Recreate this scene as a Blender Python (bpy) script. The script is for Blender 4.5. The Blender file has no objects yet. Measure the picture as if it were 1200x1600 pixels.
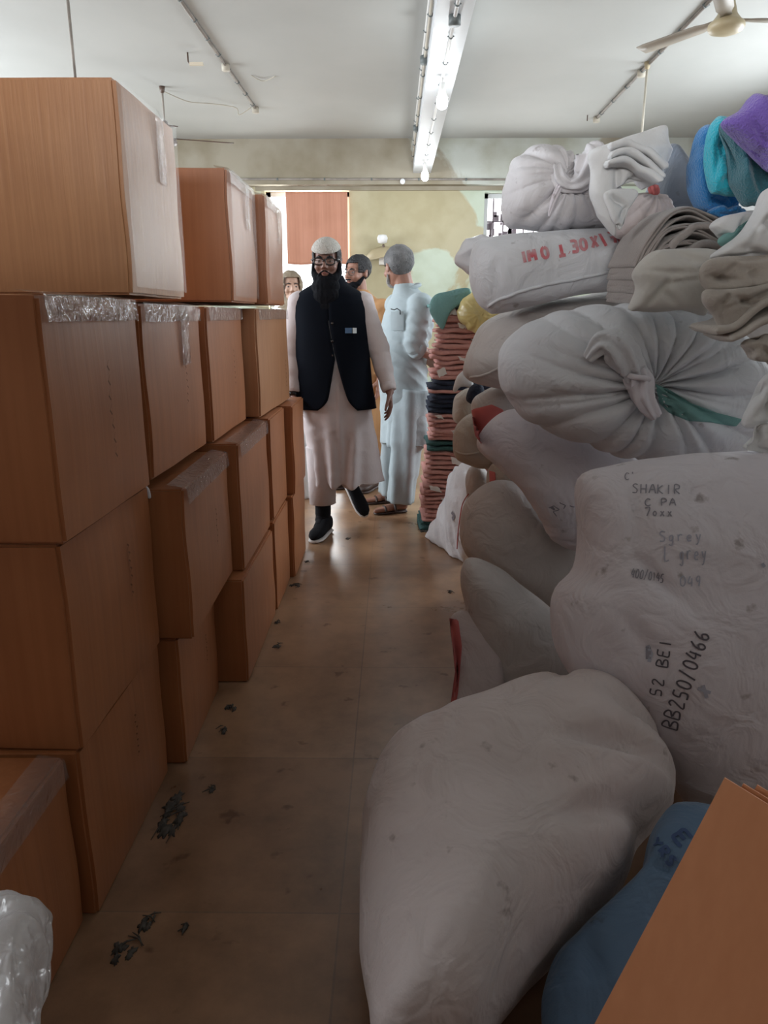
import bpy, bmesh, math, random
from mathutils import Vector, Matrix, noise
from mathutils.bvhtree import BVHTree

scn = bpy.context.scene
COL = scn.collection
PI = math.pi

# ---------------------------------------------------------------- camera, world, lights, exposure
CAM = Vector((0, 0, 1.34)); PITCH = math.radians(14.9); YAW = 0.0122; F = 1150.0
cd = bpy.data.cameras.new('camera'); camera = bpy.data.objects.new('camera', cd); COL.objects.link(camera)
camera.location = CAM; camera.rotation_euler = (PI/2 - PITCH, 0, YAW)
cd.sensor_fit = 'VERTICAL'; cd.sensor_height = 24.0; cd.lens = 24.0 * F / 1600.0; cd.clip_start = 0.02
scn.camera = camera
scn.view_settings.view_transform = 'Standard'; scn.view_settings.look = 'None'
scn.view_settings.gamma = 1.0; scn.view_settings.use_curve_mapping = False
scn.view_settings.exposure = 0.24
world = bpy.data.worlds.new('sky'); scn.world = world; world.use_nodes = True
world.node_tree.nodes['Background'].inputs[0].default_value = (0.93, 0.96, 1.0, 1)
world.node_tree.nodes['Background'].inputs[1].default_value = 2.6

def area(name, loc, rot, sx, sy, power, color):
    l = bpy.data.lights.new(name, 'AREA'); l.shape = 'RECTANGLE'; l.size = sx; l.size_y = sy
    l.energy = power; l.color = color
    o = bpy.data.objects.new(name, l); COL.objects.link(o); o.location = loc; o.rotation_euler = rot
    return o
HC = 3.2; YF = 8.9; XL = -4.6; XR = 3.4; YB = -3.2
# daylight through the two far windows; unseen side and rear lights added for brightness
area('daylight_far_left', (-0.98, 9.15, 1.95), (-PI/2, 0, 0), 0.95, 1.5, 60, (0.95, 0.98, 1.0))
area('daylight_far_right', (1.45, 9.15, 1.95), (-PI/2, 0, 0), 0.9, 1.5, 50, (0.95, 0.98, 1.0))
area('added_left_light', (XL - 0.12, 6.0, 2.0), (0, -PI/2, 0), 1.5, 2.8, 190, (0.86, 0.94, 1.0))  # added unseen source, brightens the far part of the aisle
area('added_right_light', (XR + 0.12, 5.6, 2.1), (0, PI/2, 0), 1.3, 2.4, 110, (0.88, 0.95, 1.0))  # added unseen source on the right side
area('added_rear_light', (-0.2, YB - 0.1, 2.5), (PI/2, 0, 0), 3.6, 0.9, 190, (1.0, 0.97, 0.93))  # added fill from behind the camera for the foreground and top box
area('added_left_high_light', (XL - 0.12, 2.9, 2.45), (0, -PI/2, 0), 0.85, 2.9, 125, (0.88, 0.94, 1.0))  # added high source from the left, brightens the sack pile

# ---------------------------------------------------------------- pixel helpers (photo frame 1200 x 1600)
_cp, _sp = math.cos(PITCH), math.sin(PITCH)
def ray(px, py):
    dx = (px - 600) / F; dy = (800 - py) / F
    x, y, z = dx, _cp + _sp*dy, -_sp + _cp*dy
    c, s = math.cos(YAW), math.sin(YAW)
    return Vector((x*c - y*s, x*s + y*c, z))
def at(px, py, Y):
    r = ray(px, py); return CAM + r * (Y / r.y)
def atz(px, py, z):
    r = ray(px, py); return CAM + r * ((z - CAM.z) / r.z)

# ---------------------------------------------------------------- materials
def mat(name, color, rough=0.7, metal=0.0, var=0.0, var_scale=4.0, bump=0.0, bump_scale=60.0, sheen=0.0,
        spec=0.5, coat=0.0, color2=None, trans=0.0, emit=None, emit_s=0.0, detail=5.0):
    m = bpy.data.materials.new(name); m.use_nodes = True
    nt = m.node_tree; b = nt.nodes['Principled BSDF']
    b.inputs['Roughness'].default_value = rough; b.inputs['Metallic'].default_value = metal
    b.inputs['Specular IOR Level'].default_value = spec
    b.inputs['Sheen Weight'].default_value = sheen; b.inputs['Coat Weight'].default_value = coat
    b.inputs['Transmission Weight'].default_value = trans
    c = tuple(color) + (1,)
    tc = nt.nodes.new('ShaderNodeTexCoord')
    n = nt.nodes.new('ShaderNodeTexNoise'); n.inputs['Scale'].default_value = var_scale; n.inputs['Detail'].default_value = detail
    nt.links.new(tc.outputs['Object'], n.inputs['Vector'])
    r = nt.nodes.new('ShaderNodeValToRGB')
    c2 = tuple(color2) + (1,) if color2 else tuple(v*(1-var) for v in color) + (1,)
    r.color_ramp.elements[0].position = 0.32; r.color_ramp.elements[0].color = c2
    r.color_ramp.elements[1].position = 0.62; r.color_ramp.elements[1].color = c
    nt.links.new(n.outputs['Fac'], r.inputs['Fac']); nt.links.new(r.outputs['Color'], b.inputs['Base Color'])
    if bump:
        n2 = nt.nodes.new('ShaderNodeTexNoise'); n2.inputs['Scale'].default_value = bump_scale; n2.inputs['Detail'].default_value = 4
        nt.links.new(tc.outputs['Object'], n2.inputs['Vector'])
        bp = nt.nodes.new('ShaderNodeBump'); bp.inputs['Strength'].default_value = bump; bp.inputs['Distance'].default_value = 0.02
        nt.links.new(n2.outputs['Fac'], bp.inputs['Height']); nt.links.new(bp.outputs['Normal'], b.inputs['Normal'])
    if emit:
        b.inputs['Emission Color'].default_value = tuple(emit) + (1,); b.inputs['Emission Strength'].default_value = emit_s
    return m

def nd(m, t, **kw):
    n = m.node_tree.nodes.new(t)
    for k, v in kw.items():
        if k.startswith('i_'): n.inputs[k[2:].replace('_', ' ')].default_value = v
        else: setattr(n, k, v)
    return n

def cardboard(name, c1, c2, stripe=420.0, rough=0.42, axis='X'):
    m = bpy.data.materials.new(name); m.use_nodes = True; nt = m.node_tree; L = nt.links.new
    b = nt.nodes['Principled BSDF']; b.inputs['Roughness'].default_value = rough
    tc = nd(m, 'ShaderNodeTexCoord'); mp = nd(m, 'ShaderNodeMapping'); mp.inputs['Scale'].default_value = (1, 1, 0.02)
    L(tc.outputs['Object'], mp.inputs['Vector'])
    n1 = nd(m, 'ShaderNodeTexNoise'); n1.inputs['Scale'].default_value = stripe*0.12; n1.inputs['Detail'].default_value = 3
    L(mp.outputs['Vector'], n1.inputs['Vector'])
    n2 = nd(m, 'ShaderNodeTexNoise'); n2.inputs['Scale'].default_value = 3.0; n2.inputs['Detail'].default_value = 6
    L(tc.outputs['Object'], n2.inputs['Vector'])
    mx = nd(m, 'ShaderNodeMath', operation='MULTIPLY_ADD'); mx.inputs[1].default_value = 0.45
    L(n1.outputs['Fac'], mx.inputs[0])
    m2 = nd(m, 'ShaderNodeMath', operation='MULTIPLY'); m2.inputs[1].default_value = 0.55
    L(n2.outputs['Fac'], m2.inputs[0]); L(m2.outputs[0], mx.inputs[2])
    r = nd(m, 'ShaderNodeValToRGB'); r.color_ramp.elements[0].position = 0.36; r.color_ramp.elements[1].position = 0.64
    r.color_ramp.elements[0].color = (*c2, 1); r.color_ramp.elements[1].color = (*c1, 1)
    L(mx.outputs[0], r.inputs['Fac']); L(r.outputs['Color'], b.inputs['Base Color'])
    bp = nd(m, 'ShaderNodeBump'); bp.inputs['Strength'].default_value = 0.18; bp.inputs['Distance'].default_value = 0.01
    L(mx.outputs[0], bp.inputs['Height']); L(bp.outputs['Normal'], b.inputs['Normal'])
    return m

def sackcloth(name, color, dirt=(0.36, 0.33, 0.30), weave=700.0, dirt_amt=0.5):
    m = bpy.data.materials.new(name); m.use_nodes = True; nt = m.node_tree; L = nt.links.new
    b = nt.nodes['Principled BSDF']; b.inputs['Roughness'].default_value = 0.62; b.inputs['Sheen Weight'].default_value = 0.15
    b.inputs['Specular IOR Level'].default_value = 0.35
    tc = nd(m, 'ShaderNodeTexCoord')
    n1 = nd(m, 'ShaderNodeTexNoise'); n1.inputs['Scale'].default_value = 3.2; n1.inputs['Detail'].default_value = 8
    L(tc.outputs['Object'], n1.inputs['Vector'])
    r = nd(m, 'ShaderNodeValToRGB'); r.color_ramp.elements[0].position = 0.30; r.color_ramp.elements[1].position = 0.60
    mid = tuple(color[i]*(1-dirt_amt*0.5)+dirt[i]*dirt_amt*0.5 for i in range(3))
    r.color_ramp.elements[0].color = (*mid, 1); r.color_ramp.elements[1].color = (*color, 1)
    L(n1.outputs['Fac'], r.inputs['Fac'])
    n3 = nd(m, 'ShaderNodeTexNoise'); n3.inputs['Scale'].default_value = 17; n3.inputs['Detail'].default_value = 4
    L(tc.outputs['Object'], n3.inputs['Vector'])
    r3 = nd(m, 'ShaderNodeValToRGB'); r3.color_ramp.elements[0].position = 0.25; r3.color_ramp.elements[1].position = 0.33
    r3.color_ramp.elements[0].color = (0.55, 0.52, 0.5, 1); r3.color_ramp.elements[1].color = (1, 1, 1, 1)
    L(n3.outputs['Fac'], r3.inputs['Fac'])
    mm = nd(m, 'ShaderNodeMixRGB', blend_type='MULTIPLY'); mm.inputs[0].default_value = 1
    L(r.outputs['Color'], mm.inputs[1]); L(r3.outputs['Color'], mm.inputs[2]); L(mm.outputs[0], b.inputs['Base Color'])
    n2 = nd(m, 'ShaderNodeTexNoise'); n2.inputs['Scale'].default_value = weave*0.4; n2.inputs['Detail'].default_value = 2
    L(tc.outputs['Object'], n2.inputs['Vector'])
    n4 = nd(m, 'ShaderNodeTexNoise'); n4.inputs['Scale'].default_value = 9; n4.inputs['Detail'].default_value = 3; n4.inputs['Distortion'].default_value = 1.2
    L(tc.outputs['Object'], n4.inputs['Vector'])
    b1 = nd(m, 'ShaderNodeBump'); b1.inputs['Strength'].default_value = 0.55; b1.inputs['Distance'].default_value = 0.03
    L(n4.outputs['Fac'], b1.inputs['Height'])
    b2 = nd(m, 'ShaderNodeBump'); b2.inputs['Strength'].default_value = 0.12; b2.inputs['Distance'].default_value = 0.004
    L(n2.outputs['Fac'], b2.inputs['Height']); L(b1.outputs['Normal'], b2.inputs['Normal'])
    L(b2.outputs['Normal'], b.inputs['Normal'])
    return m

def tape_mat(name, opacity=0.22, rough=0.12, tint=(1, 1, 1), bumps=0.5, gloss=0.6):
    m = bpy.data.materials.new(name); m.use_nodes = True; nt = m.node_tree; L = nt.links.new
    nt.nodes.remove(nt.nodes['Principled BSDF']); out = nt.nodes['Material Output']
    tr = nd(m, 'ShaderNodeBsdfTransparent'); tr.inputs[0].default_value = (*tint, 1)
    gl = nd(m, 'ShaderNodeBsdfGlossy'); gl.inputs['Roughness'].default_value = rough
    df = nd(m, 'ShaderNodeBsdfDiffuse'); df.inputs[0].default_value = (0.75, 0.74, 0.74, 1)
    tc = nd(m, 'ShaderNodeTexCoord'); n = nd(m, 'ShaderNodeTexNoise'); n.inputs['Scale'].default_value = 28; n.inputs['Distortion'].default_value = 1.5
    L(tc.outputs['Object'], n.inputs['Vector'])
    bp = nd(m, 'ShaderNodeBump'); bp.inputs['Strength'].default_value = bumps; bp.inputs['Distance'].default_value = 0.02
    L(n.outputs['Fac'], bp.inputs['Height']); L(bp.outputs['Normal'], gl.inputs['Normal'])
    lw = nd(m, 'ShaderNodeLayerWeight'); lw.inputs[0].default_value = 0.35; L(bp.outputs['Normal'], lw.inputs['Normal'])
    m1 = nd(m, 'ShaderNodeMixShader'); m1.inputs[0].default_value = opacity
    L(tr.outputs[0], m1.inputs[1]); L(df.outputs[0], m1.inputs[2])
    m2 = nd(m, 'ShaderNodeMixShader'); mt = nd(m, 'ShaderNodeMath', operation='MULTIPLY_ADD'); mt.inputs[1].default_value = gloss; mt.inputs[2].default_value = 0.05
    L(lw.outputs['Fresnel'], mt.inputs[0]); L(mt.outputs[0], m2.inputs[0])
    L(m1.outputs[0], m2.inputs[1]); L(gl.outputs[0], m2.inputs[2]); L(m2.outputs[0], out.inputs['Surface'])
    return m

M = {}
M['card'] = cardboard('cardboard', (0.40, 0.155, 0.062), (0.31, 0.112, 0.042))
M['card_ribbed'] = cardboard('cardboard_ribbed', (0.56, 0.285, 0.135), (0.43, 0.20, 0.09), stripe=900)
M['card_in'] = cardboard('cardboard_pale', (0.44, 0.215, 0.105), (0.36, 0.165, 0.075))
M['card_orange'] = cardboard('cardboard_orange', (0.72, 0.315, 0.15), (0.66, 0.275, 0.125), rough=0.6)
M['card_red'] = cardboard('cardboard_red', (0.50, 0.24, 0.16), (0.42, 0.19, 0.12), rough=0.7)
M['tape'] = tape_mat('clear_tape', 0.10)
M['film'] = tape_mat('stretch_film', 0.02, 0.34, bumps=0.12, gloss=0.13)
M['bagplastic'] = tape_mat('thin_plastic', 0.55, 0.3)
M['sack_white'] = sackcloth('sack_white', (0.70, 0.685, 0.71), dirt_amt=0.3)
M['sack_blue'] = sackcloth('sack_bluish', (0.68, 0.695, 0.73), dirt_amt=0.25)
M['sack_lilac'] = sackcloth('sack_lilac', (0.71, 0.675, 0.72), dirt_amt=0.3)
M['sack_grey'] = sackcloth('sack_grey', (0.56, 0.53, 0.515), dirt_amt=0.5)
M['sack_beige'] = sackcloth('sack_beige', (0.47, 0.42, 0.36), dirt_amt=0.6)
M['sack_pink'] = sackcloth('sack_pinkish', (0.52, 0.45, 0.44), dirt_amt=0.3)
M['sack_front'] = sackcloth('sack_front', (0.64, 0.565, 0.555), dirt_amt=0.5)
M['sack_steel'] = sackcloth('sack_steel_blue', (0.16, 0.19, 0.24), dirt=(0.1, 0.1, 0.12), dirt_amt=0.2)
M['bag_blue'] = sackcloth('bag_woven_blue', (0.11, 0.19, 0.30), dirt=(0.06, 0.10, 0.17), dirt_amt=0.6)
M['red_cloth'] = mat('red_cloth', (0.62, 0.16, 0.15), 0.8, var=0.25)
M['yellow_bag'] = mat('yellow_plastic', (0.62, 0.50, 0.20), 0.35, var=0.35, bump=0.4, bump_scale=14)
M['white_cloth'] = mat('white_cloth', (0.74, 0.745, 0.75), 0.85, var=0.1, bump=0.3, bump_scale=26, sheen=0.2)
M['white_plastic'] = mat('white_plastic', (0.78, 0.79, 0.83), 0.35, var=0.15, bump=0.7, bump_scale=12)
M['grey_towel'] = mat('grey_towel', (0.33, 0.29, 0.27), 0.95, var=0.2, bump=0.25, bump_scale=150, sheen=0.3)
M['beige_cloth'] = mat('beige_cloth', (0.50, 0.45, 0.40), 0.9, var=0.15, bump=0.2, bump_scale=90, sheen=0.2)
M['cream_cloth'] = mat('cream_cloth', (0.63, 0.61, 0.57), 0.9, var=0.12, bump=0.3, bump_scale=20, sheen=0.2)
M['blue_towel'] = mat('blue_towel', (0.02, 0.26, 0.66), 0.95, var=0.3, bump=0.6, bump_scale=170, sheen=0.5)
M['cyan_towel'] = mat('cyan_towel', (0.02, 0.55, 0.72), 0.95, var=0.2, bump=0.6, bump_scale=170, sheen=0.5)
M['teal_towel'] = mat('teal_towel', (0.04, 0.19, 0.24), 0.95, var=0.25, bump=0.6, bump_scale=170, sheen=0.4)
M['purple_towel'] = mat('purple_towel', (0.22, 0.13, 0.56), 0.95, var=0.25, bump=0.6, bump_scale=170, sheen=0.4)
M['mint_cloth'] = mat('mint_cloth', (0.20, 0.40, 0.38), 0.85, var=0.2, bump=0.3, bump_scale=30)
M['green_towel'] = mat('green_towel', (0.17, 0.34, 0.33), 0.9, var=0.3, bump=0.4, bump_scale=60)
M['pink_towel'] = mat('pink_towel', (0.58, 0.29, 0.25), 0.92, var=0.2, bump=0.5, bump_scale=60)
M['pink_pale'] = mat('pale_pink_towel', (0.58, 0.42, 0.42), 0.92, var=0.3, bump=0.5, bump_scale=60)
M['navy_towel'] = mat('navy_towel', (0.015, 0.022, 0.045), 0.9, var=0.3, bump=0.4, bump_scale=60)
M['darkgreen_towel'] = mat('dark_green_towel', (0.03, 0.09, 0.085), 0.9, var=0.3, bump=0.4, bump_scale=60)
M['paper'] = mat('paper_label', (0.66, 0.62, 0.58), 0.8)
M['ink'] = mat('black_ink', (0.11, 0.10, 0.12), 0.7)
M['ink_faint'] = mat('faint_ink', (0.40, 0.41, 0.49), 0.8)
M['ink_grey'] = mat('grey_ink', (0.27, 0.26, 0.30), 0.8)
M['ink_red'] = mat('red_stencil', (0.60, 0.12, 0.14), 0.8, color2=(0.56, 0.36, 0.38), var_scale=30)
M['ink_blue'] = mat('dark_blue_print', (0.05, 0.09, 0.20), 0.8)
M['ink_brown'] = mat('brown_mark', (0.16, 0.07, 0.035), 0.8)
M['white_paint'] = mat('white_paint', (0.62, 0.64, 0.66), 0.5, var=0.12, var_scale=2)
M['conduit'] = mat('conduit_grey', (0.28, 0.25, 0.22), 0.6, var=0.4, var_scale=9)
M['conduit_white'] = mat('conduit_white', (0.66, 0.66, 0.64), 0.5)
M['conduit_beige'] = mat('conduit_beige', (0.50, 0.46, 0.38), 0.6, var=0.3)
M['junction'] = mat('junction_box', (0.12, 0.14, 0.14), 0.5)
M['fan_cream'] = mat('fan_cream', (0.42, 0.35, 0.22), 0.4, var=0.2)
M['fan_blade'] = mat('fan_blade', (0.30, 0.26, 0.21), 0.5, var=0.2)
M['fan_dark'] = mat('fan_brown', (0.10, 0.065, 0.05), 0.4)
M['bulb_off'] = mat('bulb_off', (0.62, 0.55, 0.44), 0.25)
M['bulb_on'] = mat('bulb_on', (1, 1, 1), 0.4, emit=(0.93, 0.97, 1.0), emit_s=22)
M['lint'] = mat('grey_lint', (0.10, 0.09, 0.08), 1.0, var=0.5, var_scale=40)
M['steel_bar'] = mat('window_bars', (0.20, 0.17, 0.19), 0.6)
M['skin_dark'] = mat('skin_dark', (0.22, 0.115, 0.088), 0.5, var=0.15)
M['skin_mid'] = mat('skin_mid', (0.34, 0.17, 0.12), 0.5, var=0.12)
M['skin_fair'] = mat('skin_fair', (0.48, 0.30, 0.22), 0.5, var=0.1)
M['lips'] = mat('lips', (0.22, 0.08, 0.07), 0.4)
M['hair_black'] = mat('hair_black', (0.012, 0.012, 0.015), 0.55, bump=0.7, bump_scale=90)
M['beard_black'] = mat('beard_black', (0.006, 0.007, 0.010), 0.9, bump=0.3, bump_scale=60, spec=0.15)
M['hair_grey'] = mat('hair_grey', (0.22, 0.22, 0.225), 0.7, color2=(0.075, 0.075, 0.078), var_scale=12, bump=0.7, bump_scale=110)
M['beard_grey'] = mat('beard_grey', (0.36, 0.34, 0.33), 0.7, bump=0.7, bump_scale=110)
M['eye'] = mat('eye_white', (0.30, 0.25, 0.23), 0.2); M['iris'] = mat('iris', (0.015, 0.01, 0.01), 0.1)
M['glasses'] = mat('glasses_frame', (0.01, 0.01, 0.012), 0.25); M['thin_glasses'] = mat('thin_glasses', (0.06, 0.05, 0.05), 0.3)
M['lens'] = tape_mat('glasses_lens', 0.0, 0.08, bumps=0.0, gloss=0.10)
M['cap_white'] = mat('cap_cloth', (0.55, 0.53, 0.49), 0.9, bump=0.8, bump_scale=120)
M['robe'] = mat('robe_white', (0.60, 0.55, 0.56), 0.85, var=0.08, bump=0.2, bump_scale=25)
M['vest'] = mat('vest_black', (0.004, 0.006, 0.011), 0.9, spec=0.1)
M['shirt_blue'] = mat('shirt_pale_blue', (0.40, 0.47, 0.50), 0.8, var=0.08, bump=0.2, bump_scale=25)
M['amber'] = mat('amber_cloth', (0.50, 0.27, 0.12), 0.85, var=0.15)
M['orange_cloth'] = mat('orange_trouser', (0.40, 0.13, 0.06), 0.85)
M['black_rubber'] = mat('shoe_black', (0.006, 0.006, 0.008), 0.8, spec=0.15); M['sole'] = mat('shoe_sole', (0.55, 0.52, 0.50), 0.6)
M['sandal'] = mat('sandal_leather', (0.05, 0.03, 0.025), 0.5)
M['scarf'] = mat('scarf_olive', (0.30, 0.24, 0.17), 0.9, var=0.3, bump=0.4, bump_scale=30)
M['dark_cloth'] = mat('dark_cloth', (0.03, 0.03, 0.035), 0.9)
M['badge_blue'] = mat('badge_blue', (0.03, 0.10, 0.22), 0.4); M['badge_white'] = mat('badge_white', (0.6, 0.7, 0.75), 0.4)

# ---------------------------------------------------------------- object helpers
def link(name, me, m=None, parent=None, smooth=True):
    o = bpy.data.objects.new(name, me); COL.objects.link(o)
    if m is not None: me.materials.append(M[m] if isinstance(m, str) else m)
    if smooth:
        for p in me.polygons: p.use_smooth = True
    if parent is not None:
        o.parent = parent
        bpy.context.view_layer.update()
        o.matrix_parent_inverse = parent.matrix_world.inverted()
    return o
def from_bm(name, bm, m=None, parent=None, smooth=True):
    me = bpy.data.meshes.new(name); bm.to_mesh(me); bm.free()
    return link(name, me, m, parent, smooth)
def rebase(o):
    """put the object's origin at the middle of its base"""
    vs = [v.co for v in o.data.vertices]
    lo = Vector((min(v.x for v in vs), min(v.y for v in vs), min(v.z for v in vs)))
    hi = Vector((max(v.x for v in vs), max(v.y for v in vs), max(v.z for v in vs)))
    b = Vector(((lo.x+hi.x)/2, (lo.y+hi.y)/2, lo.z))
    o.data.transform(Matrix.Translation(-b)); o.location = o.location + b
    bpy.context.view_layer.update()
    return o
def tag(o, label=None, cat=None, group=None, kind=None):
    if label: o['label'] = label
    if cat: o['category'] = cat
    if group: o['group'] = group
    if kind: o['kind'] = kind
    return o
def empty(name, loc, rz=0, label=None, cat=None, group=None):
    o = bpy.data.objects.new(name, None); COL.objects.link(o); o.location = loc; o.rotation_euler = (0, 0, rz)
    o.empty_display_size = 0.1
    bpy.context.view_layer.update()
    return tag(o, label, cat, group)
def bm_box(bm, lo, hi, mtx=None):
    vs = [Vector((x, y, z)) for x in (lo[0], hi[0]) for y in (lo[1], hi[1]) for z in (lo[2], hi[2])]
    if mtx is not None: vs = [mtx @ v for v in vs]
    v = [bm.verts.new(c) for c in vs]
    for f in ((0,1,3,2),(4,6,7,5),(0,4,5,1),(2,3,7,6),(0,2,6,4),(1,5,7,3)): bm.faces.new([v[i] for i in f])
def box(name, lo, hi, m, parent=None, smooth=False):
    bm = bmesh.new(); bm_box(bm, lo, hi); return from_bm(name, bm, m, parent, smooth)
def struct(name, lo, hi, m):
    o = box(name, lo, hi, m); rebase(o); return tag(o, kind='structure')
def frame_of(d):
    d = d.normalized(); up = Vector((0, 0, 1)) if abs(d.z) < 0.95 else Vector((1, 0, 0))
    a = d.cross(up).normalized(); b = a.cross(d).normalized(); return a, b
def bm_tube(bm, pts, rad, n=10, caps=True):
    pts = [Vector(p) for p in pts]; rings = []
    rads = rad if isinstance(rad, (list, tuple)) else [rad]*len(pts)
    a = None
    for i, p in enumerate(pts):
        d = (pts[min(i+1, len(pts)-1)] - pts[max(i-1, 0)])
        if a is None: a, b = frame_of(d)
        else:
            d.normalize(); a = (a - d*a.dot(d)).normalized(); b = a.cross(d).normalized()
        rings.append([bm.verts.new(p + (a*math.cos(t*2*PI/n) + b*math.sin(t*2*PI/n))*rads[i]) for t in range(n)])
    for i in range(len(rings)-1):
        for t in range(n): bm.faces.new((rings[i][t], rings[i][(t+1) % n], rings[i+1][(t+1) % n], rings[i+1][t]))
    if caps: bm.faces.new(rings[0][::-1]); bm.faces.new(rings[-1])
def tube(name, pts, rad, m, parent=None, n=10):
    bm = bmesh.new(); bm_tube(bm, pts, rad, n); return from_bm(name, bm, m, parent)
def bm_lathe(bm, prof, n=24, mtx=None):
    mtx = mtx or Matrix(); rings = []
    for r, z in prof: rings.append([bm.verts.new(mtx @ Vector((r*math.cos(t*2*PI/n), r*math.sin(t*2*PI/n), z))) for t in range(n)])
    for i in range(len(rings)-1):
        for t in range(n): bm.faces.new((rings[i][t], rings[i][(t+1) % n], rings[i+1][(t+1) % n], rings[i+1][t]))
    bm.faces.new(rings[0][::-1]); bm.faces.new(rings[-1])
def lathe(name, prof, m, parent=None, n=24, mtx=None):
    bm = bmesh.new(); bm_lathe(bm, prof, n, mtx); return from_bm(name, bm, m, parent)
def apply_mods(o):
    dg = bpy.context.evaluated_depsgraph_get(); dg.update()
    me = bpy.data.meshes.new_from_object(o.evaluated_get(dg)); old = o.data
    o.modifiers.clear(); o.data = me; bpy.data.meshes.remove(old)
    for p in me.polygons: p.use_smooth = True
    return o
def catmull(pts, n, closed=True):
    pts = [Vector(p) for p in pts]; N = len(pts); out = []
    segs = N if closed else N-1
    per = max(2, int(math.ceil(n/segs)))
    for i in range(segs):
        if closed: p0, p1, p2, p3 = pts[(i-1) % N], pts[i], pts[(i+1) % N], pts[(i+2) % N]
        else: p0, p1, p2, p3 = pts[max(i-1, 0)], pts[i], pts[i+1], pts[min(i+2, N-1)]
        for k in range(per):
            t = k/per
            out.append(0.5*((2*p1) + (p2-p0)*t + (2*p0-5*p1+4*p2-p3)*t*t + (3*p1-p0-3*p2+p3)*t**3))
    if not closed: out.append(pts[-1])
    return out
def resample(pts, n, closed=True):
    L = [0.0]; P = pts + [pts[0]] if closed else pts
    for i in range(1, len(P)): L.append(L[-1] + (P[i]-P[i-1]).length)
    out = []; j = 0; cnt = n if closed else n-1
    for k in range(n):
        s = L[-1]*k/cnt
        while j < len(L)-2 and L[j+1] < s: j += 1
        t = (s-L[j])/max(L[j+1]-L[j], 1e-9); out.append(P[j].lerp(P[j+1], min(max(t, 0), 1)))
    return out

def fab(p, s):  # soft ridged folds
    return 1 - abs(noise.noise(p*s))*2

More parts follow.
